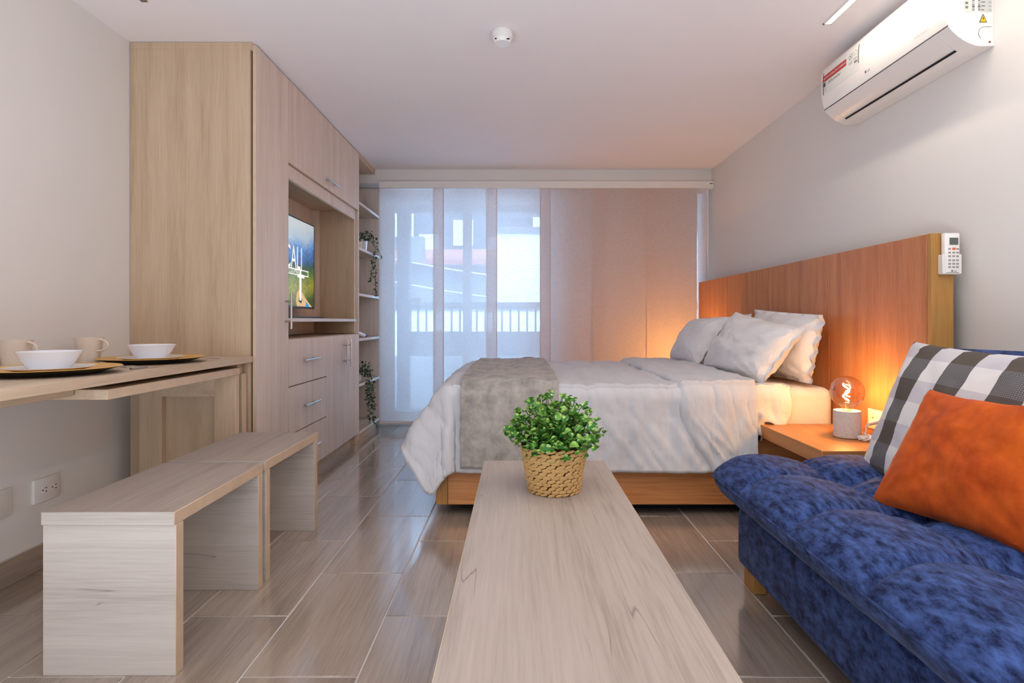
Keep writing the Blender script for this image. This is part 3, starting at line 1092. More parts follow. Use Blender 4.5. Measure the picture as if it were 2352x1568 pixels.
def fork(p0, p1, label, tines):
    p0, p1 = Vector(p0), Vector(p1)
    d = (p1 - p0)
    L = d.length
    d.normalize()
    s = d.cross(Vector((0, 0, 1))).normalized()
    b = B()
    z = TZ + .004
    P = lambda a, o, h=0: Vector((p0.x + d.x * a + s.x * o, p0.y + d.y * a + s.y * o, z + h))
    if tines:
        b.tube([P(0, 0, .000), P(L * .35, 0, .006), P(L * .62, 0, .003), P(L * .72, 0, .001)], [.0035, .0022, .002, .003], 6)
        for k in (-1.5, -.5, .5, 1.5):
            b.tube([P(L * .70, k * .002), P(L * .78, k * .0055, -.001), P(L, k * .0055, .006)], .0014, 5)
    else:
        b.tube([P(0, 0, .0005), P(L * .5, 0, .001)], [.0040, .0035], 6)
        b.prism([(L * .5, -.004), (L * .6, -.009), (L * .97, -.006), (L, 0.004), (L * .5, .005)], lambda q, a: P(q[0], q[1], a), -.001, .001)
    obj('fork' if tines else 'knife', b, M_steel, label=label, cat='fork' if tines else 'knife')


fork((-1.37, 2.06, 0), (-1.50, 2.13, 0), 'steel fork lying beside the near charger plate', True)
fork((-1.38, 2.02, 0), (-1.36, 2.17, 0), 'steel knife lying in front of the near charger plate edge', False)
fork((-1.37, 2.60, 0), (-1.62, 2.60, 0), 'steel fork lying next to the wardrobe side', True)

# outlet and blank plate on the left wall
def wall_plate(y0, y1, z0, z1, label, name, sockets):
    t = thing(name, label, 'outlet' if sockets else 'plate', (XL, (y0 + y1) / 2, z0))
    b = B(); b.box(XL - .001, XL + .012, y0, y1, z0, z1, .004, seg=2)
    obj('plate', b, M_plastic_m, t)
    if sockets:
        b = B(); b.box(XL + .011, XL + .0145, y0 + .035, y1 - .02, z0 + .032, z1 - .032, .001)
        obj('socket_body', b, M_plastic_m, t)
        ym = (y0 + y1) / 2 + .008
        zm = (z0 + z1) / 2
        for dy in (-.024, .024):
            b = B()
            x = XL + .0146
            b.box(x - .001, x + .0004, ym + dy + .002, ym + dy + .011, zm + .005, zm + .008)
            b.box(x - .001, x + .0004, ym + dy + .002, ym + dy + .011, zm - .009, zm - .006)
            b.box(x - .001, x + .0004, ym + dy - .013, ym + dy - .007, zm - .003, zm + .003, .001)
            obj('socket', b, M_black, t)


wall_plate(2.248, 2.375, 0.268, 0.365, 'white double power outlet low on the left wall under the table', 'power_outlet', True)
wall_plate(1.90, 2.15, 0.262, 0.370, 'blank white cover plate low on the left wall, next to the outlet', 'cover_plate', False)

# ------------------------------------------------------------------ stools and coffee table
def bench(name, x0, x1, y0, y1, ztop, label, cat, group, inset=0.006, tleg=0.036, ttop=0.037):
    t = thing(name, label, cat, ((x0 + x1) / 2, (y0 + y1) / 2, 0), group)
    pick = lambda n, c: 2 if abs(n.x) > .5 else (1 if abs(n.y) > .5 else 0)
    b = B(); b.box(x0, x1, y0, y1, ztop - ttop, ztop, .0015)
    b.by_normal(pick)
    obj('seat' if cat == 'stool' else 'tabletop', b, [M_whitewood_y, M_whitewood_x, M_edge], t)
    for ya in (y0 + inset, y1 - inset - tleg):
        b = B(); b.box(x0 + .001, x1 + .001, ya, ya + tleg, 0, ztop - ttop - .0003, .0012)
        b.by_normal(pick)
        obj('leg', b, [M_whitewood_y, M_whitewood_x, M_edge], t)
    return t


bench('stool', -1.339, -0.963, 1.590, 2.145, 0.463, 'bleached wood bench stool nearest the camera, on the left', 'stool', 'two wooden bench stools')
bench('stool', -1.336, -0.965, 2.166, 2.738, 0.463, 'bleached wood bench stool farther away, beside the drawers', 'stool', 'two wooden bench stools')
bench('coffee_table', -0.128, 0.338, 0.55, 2.193, 0.460, 'long bleached wood coffee table with a potted plant on it', 'table', None, inset=.03, tleg=.036)

# ------------------------------------------------------------------ potted plant on the coffee table
PX, PY, PZ = 0.118, 1.81, 0.4603
pp = thing('potted_plant', 'bushy green plant in a woven straw pot on the coffee table', 'plant', (PX, PY, PZ))
HR = 0.153
rad = lambda z: 0.064 + (0.091 - 0.064) * (z / HR)
b = B(); b.lathe([(0.060, PZ + .001), (0.064, PZ + .004), (0.086, PZ + HR - .004), (0.082, PZ + HR - .006), (0.078, PZ + HR - .02), (0, PZ + HR - .02)], PX, PY, 36, cap=False)
obj('pot_liner', b, M_strawd, pp)  # dark brown stands in for the shade between the strands
b = B(); b.lathe([(0, PZ + HR - .018), (.078, PZ + HR - .016)], PX, PY, 24, cap=False)
obj('soil', b, M_soil, pp)
# one strand, shared by all
sb = B()
nu, nv = 8, 6


def strand_fn(u, v):
    t = u * 2 - 1
    a = 2 * PI * v
    w = max(0.0, 1 - abs(t) ** 2.6) ** .5
    return Vector((t * 1.0, math.cos(a) * .42 * w, math.sin(a) * .5 * w + 0.14 * t))


sb.grid(strand_fn, nu, nv)
bmesh.ops.remove_doubles(sb.bm, verts=sb.bm.verts[:], dist=1e-4)
tmp = obj('woven_strand', sb, M_straw, pp)
strand_me = tmp.data
bpy.data.objects.remove(tmp)
rows, ncol = 13, 22
for i in range(rows):
    z = 0.010 + (HR - 0.016) * i / (rows - 1)
    R = rad(z)
    for j in range(ncol):
        a = 2 * PI * (j + (0.5 if i % 2 else 0) + rng.uniform(-.05, .05)) / ncol
        o = bpy.data.objects.new('woven_strand', strand_me)
        COL.objects.link(o)
        o.parent = pp
        L = 2 * PI * R / ncol * .68
        o.scale = (L, 0.0085, 0.0135 * (0.72 if i in (0, rows - 1) else 1) * rng.uniform(.92, 1.08))
        o.rotation_euler = (0, rng.uniform(-.12, .12) + (0.22 if i % 2 else -0.12), a + PI / 2)
        o.location = (R * math.cos(a), R * math.sin(a), z)
# leaves
lb = B()


def leaf_pt(u, v):
    t = u
    w = 0.40 * max(0.0, math.sin(PI * min(1, t ** .85))) ** .62
    s = v * 2 - 1
    return Vector((t, s * w, 0.22 * s * s * w * 2 + .10 * math.sin(t * PI) - .12 * t * t))


V = lb.grid(leaf_pt, 6, 4)
lb.bm.normal_update()
for f in lb.bm.faces:
    c = f.calc_center_median()
    f.material_index = 1 if (abs(c.y) > .25 and .25 < c.x < .95) else 0
bmesh.ops.remove_doubles(lb.bm, verts=lb.bm.verts[:], dist=1e-4)
tmp = obj('leaf', lb, [M_leaf, M_leafedge], pp, recalc=False)
leaf_me = tmp.data
bpy.data.objects.remove(tmp)
stems = B()
rl_ = random.Random(11)
nleaf = 0
zb0 = PZ + HR - .02
specs = []
for i in range(34):
    a = i * 2.399963
    q = math.sqrt((i + .5) / 34)
    specs.append((a, q))
tall = {1: .150, 3: .142, 6: .130}
for i, (a, q) in enumerate(specs):
    reach = 0.128 * q ** 0.8
    hgt = (0.112 * (1 - q * q * .72) + .034) * rl_.uniform(.9, 1.08)
    if i in tall:
        hgt = tall[i]
    p0 = Vector((PX + .05 * q * math.cos(a), PY + .05 * q * math.sin(a), zb0))
    p3 = Vector((PX + reach * math.cos(a), PY + reach * math.sin(a), zb0 + .02 + hgt))
    pm = p0.lerp(p3, .5) + Vector((0, 0, .025))
    pts = []
    for k in range(6):
        t = k / 5
        pts.append(p0 * (1 - t) ** 2 + pm * 2 * t * (1 - t) + p3 * t * t)
    stems.tube(pts, .0012, 4)
    axis = (pts[-1] - pts[-2]).normalized()
    for k in range(8):
        if nleaf >= 272:
            break
        t = 0.30 + 0.70 * (k // 2) / 3.0
        f = t * 5
        ii = min(4, int(f))
        pos = pts[ii].lerp(pts[ii + 1], f - ii)
        yaw = (k // 2) * 1.57 + (PI if k % 2 else 0) + rl_.uniform(-.4, .4) + i
        top = (k // 2) == 3
        el = rl_.uniform(.55, 1.0) if top else rl_.uniform(0.0, .7)
        out = Vector((math.cos(yaw), math.sin(yaw), 0))
        d = (out * math.cos(el) + axis * math.sin(el)).normalized()
        upv = (axis - d * axis.dot(d)).normalized()
        side = upv.cross(d)
        mt = Matrix((d, side, upv)).transposed().to_4x4()
        s = (.026 if top else .034) * rl_.uniform(.8, 1.15)
        o = bpy.data.objects.new('leaf', leaf_me)
        COL.objects.link(o)
        o.parent = pp
        o.matrix_local = Matrix.Translation(pos - Vector(pp.location)) @ mt @ Matrix.Diagonal((s, s, s, 1))
        nleaf += 1
obj('stems', stems, M_stem, pp, kind='stuff')
fill = B()
src = [(Vector(v.co), None) for v in leaf_me.vertices]
for n in range(420):
    a = rl_.uniform(0, 2 * PI)
    q = rl_.random() ** .5
    reach = .115 * q
    pos = Vector((PX + reach * math.cos(a), PY + reach * math.sin(a), zb0 + .03 + rl_.random() * .095 * (1 - q * q * .6)))
    yaw, el = rl_.uniform(0, 2 * PI), rl_.uniform(-.3, 1.0)
    d = Vector((math.cos(yaw) * math.cos(el), math.sin(yaw) * math.cos(el), math.sin(el)))
    sd = d.cross(Vector((0, 0, 1))).normalized()
    up_ = sd.cross(d)
    sc_ = rl_.uniform(.020, .030)
    vs = [fill.bm.verts.new(pos + (d * co.x + sd * co.y + up_ * co.z) * sc_) for co, _ in src]
    for pl_ in leaf_me.polygons:
        f = fill.bm.faces.new([vs[i] for i in pl_.vertices])
        f.material_index = pl_.material_index
        f.smooth = True
obj('inner_foliage', fill, [M_leaf, M_leafedge], pp, kind='stuff', recalc=False)

# ------------------------------------------------------------------ headboard and bed
HX = 1.645
hb = thing('headboard', 'long teak panel headboard along the right wall', 'headboard', (1.69, 3.69, 0))
hy = [2.272, 2.983, 3.706, 4.437, 5.128]
for a, c in zip(hy, hy[1:]):
    b = B(); b.box(HX, HX + .018, a + .002, c - .002, 0.06, 1.349, .0015)
    obj('panel', b, M_teak, hb)
b = B(); b.box(HX, 1.735, 2.250, 2.271, 0, 1.349, .001)
obj('end_board', b, M_gold, hb, label='golden end board')
b = B(); b.box(HX + .018, 1.735, 2.272, 5.128, 0, 1.348)
obj('core', b, plain('dark_core_board', (96, 58, 34), 0.7), hb)
b = B(); b.box(1.735, XR - .001, 2.40, 5.0, 1.1, 1.16)
obj('wall_batten', b, M_gold, hb)


def shelf(y0, y1, label):
    t = thing('bedside_shelf', label, 'shelf', (1.44, (y0 + y1) / 2, 0.41), 'bedside shelves')
    b = B(); b.box(1.232, HX - .0008, y0, y1, 0.413, 0.475, .0015)
    b.by_normal(lambda n, c: 1 if n.y < -.5 else 0)
    obj('board', b, [M_teak_y, M_teak_x], t)
    b = B(); b.box(1.45, HX - .0008, y0 + .04, y1 - .04, 0.33, 0.413)
    obj('bracket', b, M_teak_y, t)


shelf(2.285, 2.893, 'teak bedside shelf beside the sofa with the glowing lamp')
shelf(4.56, 5.12, 'teak bedside shelf on the window side of the bed')

bed = thing('platform_bed', 'teak platform bed frame under the white duvet', 'bed', (0.6, 3.72, 0))
b = B(); b.box(-0.355, HX - .001, 2.900, 2.925, 0.06, 0.39, .0015)
obj('side_rail', b, M_teak_x, bed)
b = B(); b.box(-0.355, HX - .001, 4.515, 4.54, 0.06, 0.39, .0015)
obj('side_rail', b, M_teak_x, bed)
b = B(); b.box(-0.417, -0.392, 2.963, 4.477, 0.06, 0.39, .0015)
obj('foot_rail', b, M_teak_y, bed)
for ya, yb in ((2.900, 2.962), (4.478, 4.54)):
    b = B(); b.box(-0.417, -0.3565, ya, yb, 0.06, 0.39, .0015)
    obj('corner_post', b, M_gold, bed)
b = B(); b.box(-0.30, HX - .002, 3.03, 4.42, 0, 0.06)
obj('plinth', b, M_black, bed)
b = B(); b.box(-0.39, HX - .002, 2.926, 4.514, 0.37, 0.39)
obj('platform', b, M_teak_y, bed)
b = B(); b.box(-0.355, HX - .002, 2.925, 4.515, 0.391, 0.655, .05, seg=4)
mo = obj('mattress', b, M_sheet, label='thick mattress in a cream fitted sheet on the bed', cat='mattress')
for f in mo.data.polygons:
    f.use_smooth = True

# draped bedding ---------------------------------------------------
UE, VN, VF, ZT = -0.325, 2.940, 4.475, 0.664


def drape(u, v, off, phs=88, phf=60, zt=ZT, fold=0.0, wr=0.004, seed=0.0, quilt=0.0):
    du = max(0.0, UE - u)
    side = 0
    dv = 0.0
    if v < VN:
        dv, side = VN - v, -1
    elif v > VF:
        dv, side = v - VF, 1
    bx, by = max(u, UE), min(max(v, VN), VF)
    d = math.hypot(du, dv)
    crown = 0.016 * (1 - ((by - 3.72) / .78) ** 2)
    w = wr * (fbm(u * 6 + seed, v * 5, seed) + .6 * fbm(u * 15, v * 12 + seed, 2.0) - .7 * (1 - abs(fbm(u * 9 + 1.2 * v + seed, v * 2.6, 7.0, 2))) ** 7)
    if quilt:
        ph = (u - 0.14) / 0.212
        c = abs(ph - round(ph))
        w += quilt * (min(1.0, c / .22) ** .5 - .8) + quilt * .35 * math.exp(-(c / .16) ** 2) * fbm(v * 34, u * 9, 1.0, 2)
    if d < 1e-6:
        return Vector((bx, by, zt + crown + off + w))
    th = math.atan2(dv, du) / (PI / 2)
    phi = math.radians(phf + (phs - phf) * smooth(th))
    r = 0.10
    a = phi * min(1, d / r)
    if d < r:
        H, Vd = r / phi * math.sin(a), r / phi * (1 - math.cos(a))
    else:
        H = r / phi * math.sin(phi) + (d - r) * math.cos(phi)
        Vd = r / phi * (1 - math.cos(phi)) + (d - r) * math.sin(phi)
    n = Vector((-du / d, side * dv / d, 0))
    nrm = n * math.sin(a) + Vector((0, 0, math.cos(a)))
    grow = smooth((d - .05) / .3)
    fo = 0.0
    if fold:
        fo = fold * grow * (1 - .75 * smooth(du / .06)) * (math.sin(u * 17 + 1.3 * math.sin(u * 5 + seed) + d * 2) * .25 + .7 * fbm(u * 7 + d * 2.5, d * 1.2, 5 + seed) + .55 * (1 - abs(fbm(u * 10 - d * 7, d * 1.6, 11 + seed, 2))) ** 5 - .15)
        if du > 0 and dv > 0:
            fo += 0.035 * grow * math.sin(th * PI * 2.6 + .6)
        elif du > 0:
            fo += .022 * grow * math.sin(v * 9.0 + .5)
    p = Vector((bx, by, zt + crown)) + n * H - Vector((0, 0, Vd)) + nrm * (off + w + fo * .8)
    if side < 0 and du == 0:
        p.y = min(p.y, 2.896 - off * .5)
    return p


def cloth_obj(name, fn, nu, nv, mat, parent=None, thick=0.012, **kw):
    b = B()
    b.grid(fn, nu, nv)
    # turn faces up/outwards
    b.bm.normal_update()
    up = sum(f.normal.z for f in b.bm.faces)
    if up < 0:
        bmesh.ops.reverse_faces(b.bm, faces=b.bm.faces[:])
    o = obj(name, b, mat, parent, recalc=False, **kw)
    s = o.modifiers.new('thickness', 'SOLIDIFY')
    s.thickness = thick
    s.offset = 1.0
    return o


dv = thing('duvet', 'white quilted duvet draped over the bed to the rail', 'duvet', (0.4, 3.7, 0.66))
U0, U1, V0, V1 = UE - 0.42, 1.20, VN - 0.462, VF + 0.40


def duvet_fn(s, t):
    u = U0 + (U1 - U0) * s
    v = V0 + (V1 - V0) * t
    # round the free corners of the cloth
    cu, cv = U0 + .12, V0 + .12
    if u < cu and v < cv:
        q = Vector((u - cu, v - cv))
        m_ = max(abs(q.x), abs(q.y))
        if q.length > 1e-6:
            q = q * (m_ / q.length)
        u, v = cu + q.x, cv + q.y
    hem = 1 - smooth(min(t / .03, 1))
    return drape(u, v, 0.004, fold=0.026, wr=.006, quilt=.010)


du_o = cloth_obj('cover', duvet_fn, 170, 200, M_duvet, dv, .014)


def hem_pts(fn, side, n=120):
    r_ = []
    for i in range(n + 1):
        t = i / n
        r_.append(fn(t, 0.0) if side == 'v0' else (fn(0.0, t) if side == 'u0' else fn(1.0, t)))
    return r_


b = B()
b.tube(hem_pts(duvet_fn, 'v0'), .006, 8)
b.tube(hem_pts(duvet_fn, 'u0'), .006, 8)
obj('piping', b, M_duvet, dv)


def fold_fn(s, t):
    v = V0 + .004 + (V1 - V0) * t
    d = max(0.0, VN - v)
    left = 0.81 + 0.02 * math.sin(v * 3) + 0.16 * smooth((d - .12) / .36) ** 1.6
    u = left + (1.205 - left) * s
    lift = .024 * min(1.0, s / .06) ** .5 if s < .06 else .024
    return drape(u, v, .006 + lift, fold=0.026, wr=.008, seed=3.1, quilt=.005)


cloth_obj('turned_back_layer', fold_fn, 60, 190, M_duvet, dv, .012)
b = B()
b.tube(hem_pts(fold_fn, 'u0', 160), .009, 8)
b.tube([fold_fn(i / 40, 0) for i in range(41)], .006, 8)
obj('piping', b, M_duvet, dv)


def sheet_fn(s, t):
    u = 1.10 + (1.392 - 1.10) * s
    hang = .27 - .10 * smooth((s - .45) / .55) + .05 * math.sin(s * 9)
    v = VN - hang + (VF + .2 - VN + hang) * t
    return drape(u, v, .004, fold=.026, wr=.012, seed=8.0)


cloth_obj('flat_sheet', sheet_fn, 40, 120, M_sheet, None, .004, label='cream flat sheet hanging over the mattress by the bedside shelf', cat='sheet')
b = B()


def tail_fn(s, t):
    x = 1.205 + .05 * s + .012 * math.sin(t * 5)
    return Vector((x + .012 * math.sin(t * 7 + s * 3), 2.885 - .022 * math.sin(s * PI) - .006 * math.sin(t * 9), .52 - .115 * t + .02 * math.sin(s * 4)))


cloth_obj('sheet_tail', tail_fn, 14, 16, M_sheet, None, .005, label='bunched end of cream sheet between the duvet and the bedside shelf', cat='sheet')


def throw_fn(s, t):
    u = -0.285 + (0.205 + 0.285) * s
    v0 = VN - 0.437
    v = v0 + (VF + .25 - v0) * t
    p = drape(u, v, .034, fold=.010, wr=.009, seed=6.0)
    return p


th = cloth_obj('throw_blanket', throw_fn, 60, 150, M_throw, None, .010, label='grey fleece throw laid across the foot of the bed', cat='blanket')
b = B()
b.tube([throw_fn(i / 40, 0.0) + Vector((0, 0, .004)) for i in range(41)], .006, 8)
obj('hem', b, M_throw, th)


# ------------------------------------------------------------------ pillows
def pillow(name, corners, thick, mat, label, cat, group=None, pinch=.05, nu=44, nv=36, pw=.42, wr=.012, seed=0.0, flange=0.0, uv=False, frill=0.0, flip=False, parent=None, bend=0.0):
    """corners: bottom-left, bottom-right, top-right, top-left"""
    c = [Vector(q) for q in corners]
    nrm = (c[1] - c[0]).cross(c[3] - c[0]).normalized()
    if flip:
        nrm = -nrm

    def P(s, t, sgn):
        e1, e2 = s * (1 - pinch * (1 - t * t)), t * (1 - pinch * (1 - s * s))
        a, q = (e1 + 1) / 2, (e2 + 1) / 2
        base = c[0] * (1 - a) * (1 - q) + c[1] * a * (1 - q) + c[2] * a * q + c[3] * (1 - a) * q
        k = 1 - flange
        f = max(0.0, 1 - min(1, abs(s) / k) ** 2.4) * max(0.0, 1 - min(1, abs(t) / k) ** 2.4)
        edge = max(abs(s), abs(t))
        h = thick * f ** pw + (.004 if flange else 0) * (1 - edge ** 10)
        w = wr * fbm(s * 2.2 + seed, t * 2.2, seed * 1.7) * f ** .3
        # creases radiating from the corners
        for sx_, tx_ in ((1, 1), (-1, 1), (1, -1), (-1, -1)):
            ang = math.atan2(t - tx_, s - sx_)
            rr = math.hypot(t - tx_, s - sx_)
            w += .5 * wr * math.sin(ang * 15 + seed * 3) * math.exp(-rr * 2.2) * min(1, rr * 3)
        fr = frill * math.sin(s * 17 + seed) * math.sin(t * 15 + 2 * seed) * smooth((edge - .82) / .18)
        bn = bend * (s * s + t * t) 
        return base + nrm * (sgn * h + w + fr - bn)
    b = B()
    b.grid(lambda u, v: P(u * 2 - 1, v * 2 - 1, 1), nu, nv, mi=0, uv=uv)
    b.grid(lambda u, v: P(u * 2 - 1, v * 2 - 1, -1), nu, nv, mi=1, uv=uv)
    bmesh.ops.remove_doubles(b.bm, verts=b.bm.verts[:], dist=2e-4)
    bmesh.ops.recalc_face_normals(b.bm, faces=b.bm.faces[:])
    mats = mat if isinstance(mat, list) else [mat, mat]
    o = obj(name, b, mats, parent, label=label, cat=cat, group=group)
    return o


G = 'white bed pillows'
pillow('bed_pillow', [(1.515, 3.68, .676), (1.505, 2.90, .676), (1.555, 2.862, 1.030), (1.545, 3.68, 1.075)], .082, M_pillow, 'white pillow with a frilled edge upright against the headboard, near side', 'pillow', G, flange=.10, frill=.018, seed=1.3, wr=.02, pinch=.02)
pillow('bed_pillow', [(1.49, 4.42, .68), (1.49, 3.74, .68), (1.55, 3.74, 1.05), (1.55, 4.42, 1.02)], .075, M_pillow, 'white pillow upright against the headboard, behind the pillow by the blind', 'pillow', G, flange=.08, frill=.012, seed=2.1, wr=.016, pinch=.02)
pillow('bed_pillow', [(1.19, 4.40, .700), (1.19, 3.74, .700), (1.375, 3.64, 1.03), (1.355, 4.26, 1.015)], .095, M_pillow, 'smooth white pillow leaning in the row front, nearest the blind', 'pillow', G, flange=.04, frill=.006, seed=4.4, wr=.014)
pillow('bed_pillow', [(1.205, 3.70, .694), (1.27, 2.93, .674), (1.472, 2.89, .962), (1.372, 3.56, 1.058)], .096, M_pillow, 'white pillow leaning in front, nearest the lamp, creased at its open end', 'pillow', G, flange=.05, frill=.010, seed=7.7, wr=.020)

# ------------------------------------------------------------------ bedside lamp
def table_lamp(lx, ly, lz, label, power):
    t = thing('table_lamp', label, 'lamp', (lx, ly, lz), 'bedside lamps')
    b = B(); b.lathe([(0.053, lz + .001), (.0565, lz + .004), (.0565, lz + .118), (.0545, lz + .121), (.034, lz + .121), (.030, lz + .112), (0, lz + .112)], lx, ly, 40, cap=False)
    obj('base', b, M_concrete, t)
    gz = lz + .205
    R = .0715
    prof = [(.019, lz + .114), (.020, lz + .125), (.026, lz + .135), (.036, lz + .145)]
    for i in range(15):
        a = -0.95 + (PI / 2 + .95) * i / 14
        prof.append((max(.0005, R * math.cos(a)), gz + R * math.sin(a)))
    b = B(); b.lathe(prof, lx, ly, 40, cap=False)
    obj('bulb_glass', b, M_amber, t)
    b = B(); b.lathe([(.015, lz + .112), (.015, lz + .122), (.007, lz + .128), (.006, lz + .150), (.009, lz + .156), (0, lz + .158)], lx, ly, 16, cap=False)
    obj('stem', b, plain('lamp_stem', (236, 214, 170), .3), t)
    b = B()
    pts = []
    for i in range(26):
        q = i / 25
        a = q * PI * 3.0
        pts.append((lx + .012 * math.cos(a) - .004, ly + .012 * math.sin(a), lz + .163 + .078 * q))
    b.tube(pts, .0026, 8)
    obj('filament', b, emit('glowing_filament', (255, 198, 118), power), t)
    return t


lampA = table_lamp(1.492, 2.560, 0.4755, 'lit round amber bulb lamp on a white speckled base', 900.0)
table_lamp(1.46, 4.74, 0.4755, 'second lit amber bulb lamp behind the bed by the blind', 2300.0)
# cord bundle and wall socket
so = thing('power_outlet', 'white power outlet on the headboard beside the lamp', 'outlet', (HX, 2.58, .503))
b = B(); b.box(HX - .008, HX - .0003, 2.520, 2.644, .503, .594, .003, seg=2)
obj('plate', b, M_plastic_m, so)
b = B(); b.box(HX - .0095, HX - .0075, 2.535, 2.629, .530, .567, .001)
obj('socket_body', b, M_plastic_m, so)
for yy in (2.556, 2.604):
    for z in (.540, .554):
        b = B(); b.box(HX - .0102, HX - .0092, yy - .005, yy + .005, z, z + .0035)
        obj('socket', b, M_black, so)
b = B(); b.tube([(HX - .0105, 2.556, .548), (HX - .03, 2.548, .546), (HX - .075, 2.530, .540)], [.013, .012, .008], 12)
pg = obj('plug', b, M_plastic, lampA)
b = B()
rc = random.Random(5)
pts = [Vector((HX - .075, 2.530, .540)), Vector((HX - .090, 2.525, .532)), Vector((HX - .092, 2.52, .512)), Vector((1.535, 2.50, .502))]
for i in range(60):
    a = i * .75
    pts.append(Vector((1.528 + .034 * math.cos(a) + rc.uniform(-.005, .005), 2.472 + .015 * math.sin(a * .98) + rc.uniform(-.004, .004), .488 + .007 * math.sin(a * 1.7) + rc.uniform(-.003, .003))))
pts.append(Vector((1.515, 2.512, .482)))
b.tube(pts, .0034, 6)
cb = obj('cord', b, M_plastic_m, lampA)
b = B(); b.tube([(1.537, 2.455, .488), (1.537, 2.472, .500), (1.537, 2.490, .488)], .006, 8)
obj('cable_tie', b, M_plastic_m, cb)

# ------------------------------------------------------------------ remote control on the headboard end
rm = thing('remote_holder', 'white air conditioner remote holder fixed to the headboard end', 'holder', (1.72, 2.24, 1.18))
x0, x1 = 1.672, 1.742
y = 2.2495
b = B()
b.box(x0, x1, y - .004, y - .0002, 1.187, 1.262, .001); b.box(x0, x0 + .004, y - .026, y - .003, 1.187, 1.262, .001); b.box(x1 - .004, x1, y - .026, y - .003, 1.187, 1.262, .001)
b.box(x0, x1, y - .026, y - .003, 1.184, 1.188, .001); b.box(x0 - .003, x0 + .012, y - .028, y - .024, 1.187, 1.262, .001); b.box(x1 - .008, x1 + .003, y - .028, y - .024, 1.187, 1.262, .001)
obj('holder_body', b, M_plastic_m, rm)
rc_ = thing('remote_control', 'white remote with grey display and orange button on the headboard', 'remote', (1.708, 2.23, 1.19))
b = B(); b.box(1.679, 1.738, 2.222, 2.244, 1.1895, 1.346, .004, seg=2)
obj('body', b, M_plastic, rc_)
b = B(); b.box(1.697, 1.731, 2.2205, 2.2225, 1.299, 1.327, .0005)
obj('display', b, plain('lcd_grey', (96, 100, 96), 0.3), rc_)
b = B(); b.box(1.708, 1.720, 2.2200, 2.2225, 1.279, 1.288, .001)
obj('power_button', b, plain('orange_button', (226, 92, 50), 0.4), rc_)
for ri, z in enumerate((1.2795, 1.265, 1.251, 1.235, 1.221, 1.208)):
    for ci, x in enumerate((1.692, 1.708, 1.723)):
        if ri == 0 and ci == 1:
            continue
        b = B(); b.box(x, x + .011, 2.2208, 2.2225, z, z + .007, .001)
        obj('button', b, M_grey, rc_)
b = B(); b.lathe([(0, 0), (.0034, 0)], 0, 0, 14, cap=False)
for v in b.bm.verts:
    v.co = Vector((1.707 + v.co.x, 2.2215, 1.1965 + v.co.y))
b.text('LG', .010, (1.7125, 2.2214, 1.193), (1, 0, 0), (0, 0, 1))
obj('logo', b, M_inkd, rc_)

# ------------------------------------------------------------------ air conditioner
AY0, AY1 = 2.117, 2.968
ac = thing('air_conditioner', 'white split air conditioner high on the right wall', 'air conditioner', (1.69, 2.54, 2.03))
prof = [(1.784, 2.029), (1.735, 2.028), (1.715, 2.030), (1.692, 2.038), (1.668, 2.050), (1.646, 2.066), (1.626, 2.084), (1.611, 2.102)]
front = [(1.611, 2.106), (1.603, 2.13), (1.597, 2.17), (1.594, 2.22), (1.595, 2.27), (1.602, 2.305), (1.618, 2.328), (1.645, 2.338), (1.784, 2.338)]
fn = lambda q, a: Vector((q[0], a, q[1]))
inner = [(1.784, 2.034)] + [(min(q[0] + .006, 1.784), q[1] + .004) for q in prof[1:]] + [(min(q[0] + .006, 1.784), q[1] - .003) for q in front[:-1]] + [(1.784, 2.334)]
b = B(); b.prism(inner, fn, AY0 + .004, AY1 - .004, smooth=True)
obj('body', b, M_plastic_m, ac)


def strip_shell(pts, y0, y1, t=.004):
    """thin curved shell following a profile"""
    b = B()
    outer = pts
    inn = []
    for i, q in enumerate(pts):
        a, c = pts[max(0, i - 1)], pts[min(len(pts) - 1, i + 1)]
        d = Vector((c[0] - a[0], c[1] - a[1])).normalized()
        inn.append((min(q[0] + d.y * t, 1.784), q[1] - d.x * t))
    poly = outer + list(reversed(inn))
    n = len(poly)
    A = [b.bm.verts.new((q[0], y0, q[1])) for q in poly]
    C = [b.bm.verts.new((q[0], y1, q[1])) for q in poly]
    for i in range(n):
        f = b.bm.faces.new((A[i], A[(i + 1) % n], C[(i + 1) % n], C[i]))
        f.smooth = True
    m = len(outer)
    for V_ in (A, C):
        for i in range(m - 1):
            b.bm.faces.new((V_[i], V_[i + 1], V_[n - 2 - i], V_[n - 1 - i]))
    return b


b = strip_shell(front, AY0, AY1)
obj('front_panel', b, M_plastic, ac)
b = strip_shell(prof[3:], AY0 + .06, AY1 - .06)
obj('louvre', b, M_plastic, ac)
b = strip_shell(prof[3:], AY0, AY0 + .0585); 
obj('corner_cover', b, M_plastic, ac)
b = strip_shell(prof[3:], AY1 - .0585, AY1)
obj('corner_cover', b, M_plastic, ac)
b = strip_shell(prof[:4], AY0, AY1)
obj('underside', b, M_plastic, ac)
b = B(); b.prism([(1.6925, 2.0365), (1.690, 2.0345), (1.682, 2.0385), (1.684, 2.0415)], fn, AY0 + .062, AY1 - .062)
obj('air_slot', b, M_black, ac)
b = B(); b.prism([(1.6085, 2.1022), (1.6105, 2.1015), (1.6125, 2.1058), (1.6095, 2.1062)], fn, AY0 + .002, AY1 - .002)
obj('seam', b, M_inkd, ac)
# stickers on the front panel, following its profile
def front_x(z):
    for (xa, za), (xb, zb) in zip(front, front[1:]):
        if za <= z <= zb:
            return xa + (xb - xa) * (z - za) / (zb - za)
    return 1.6


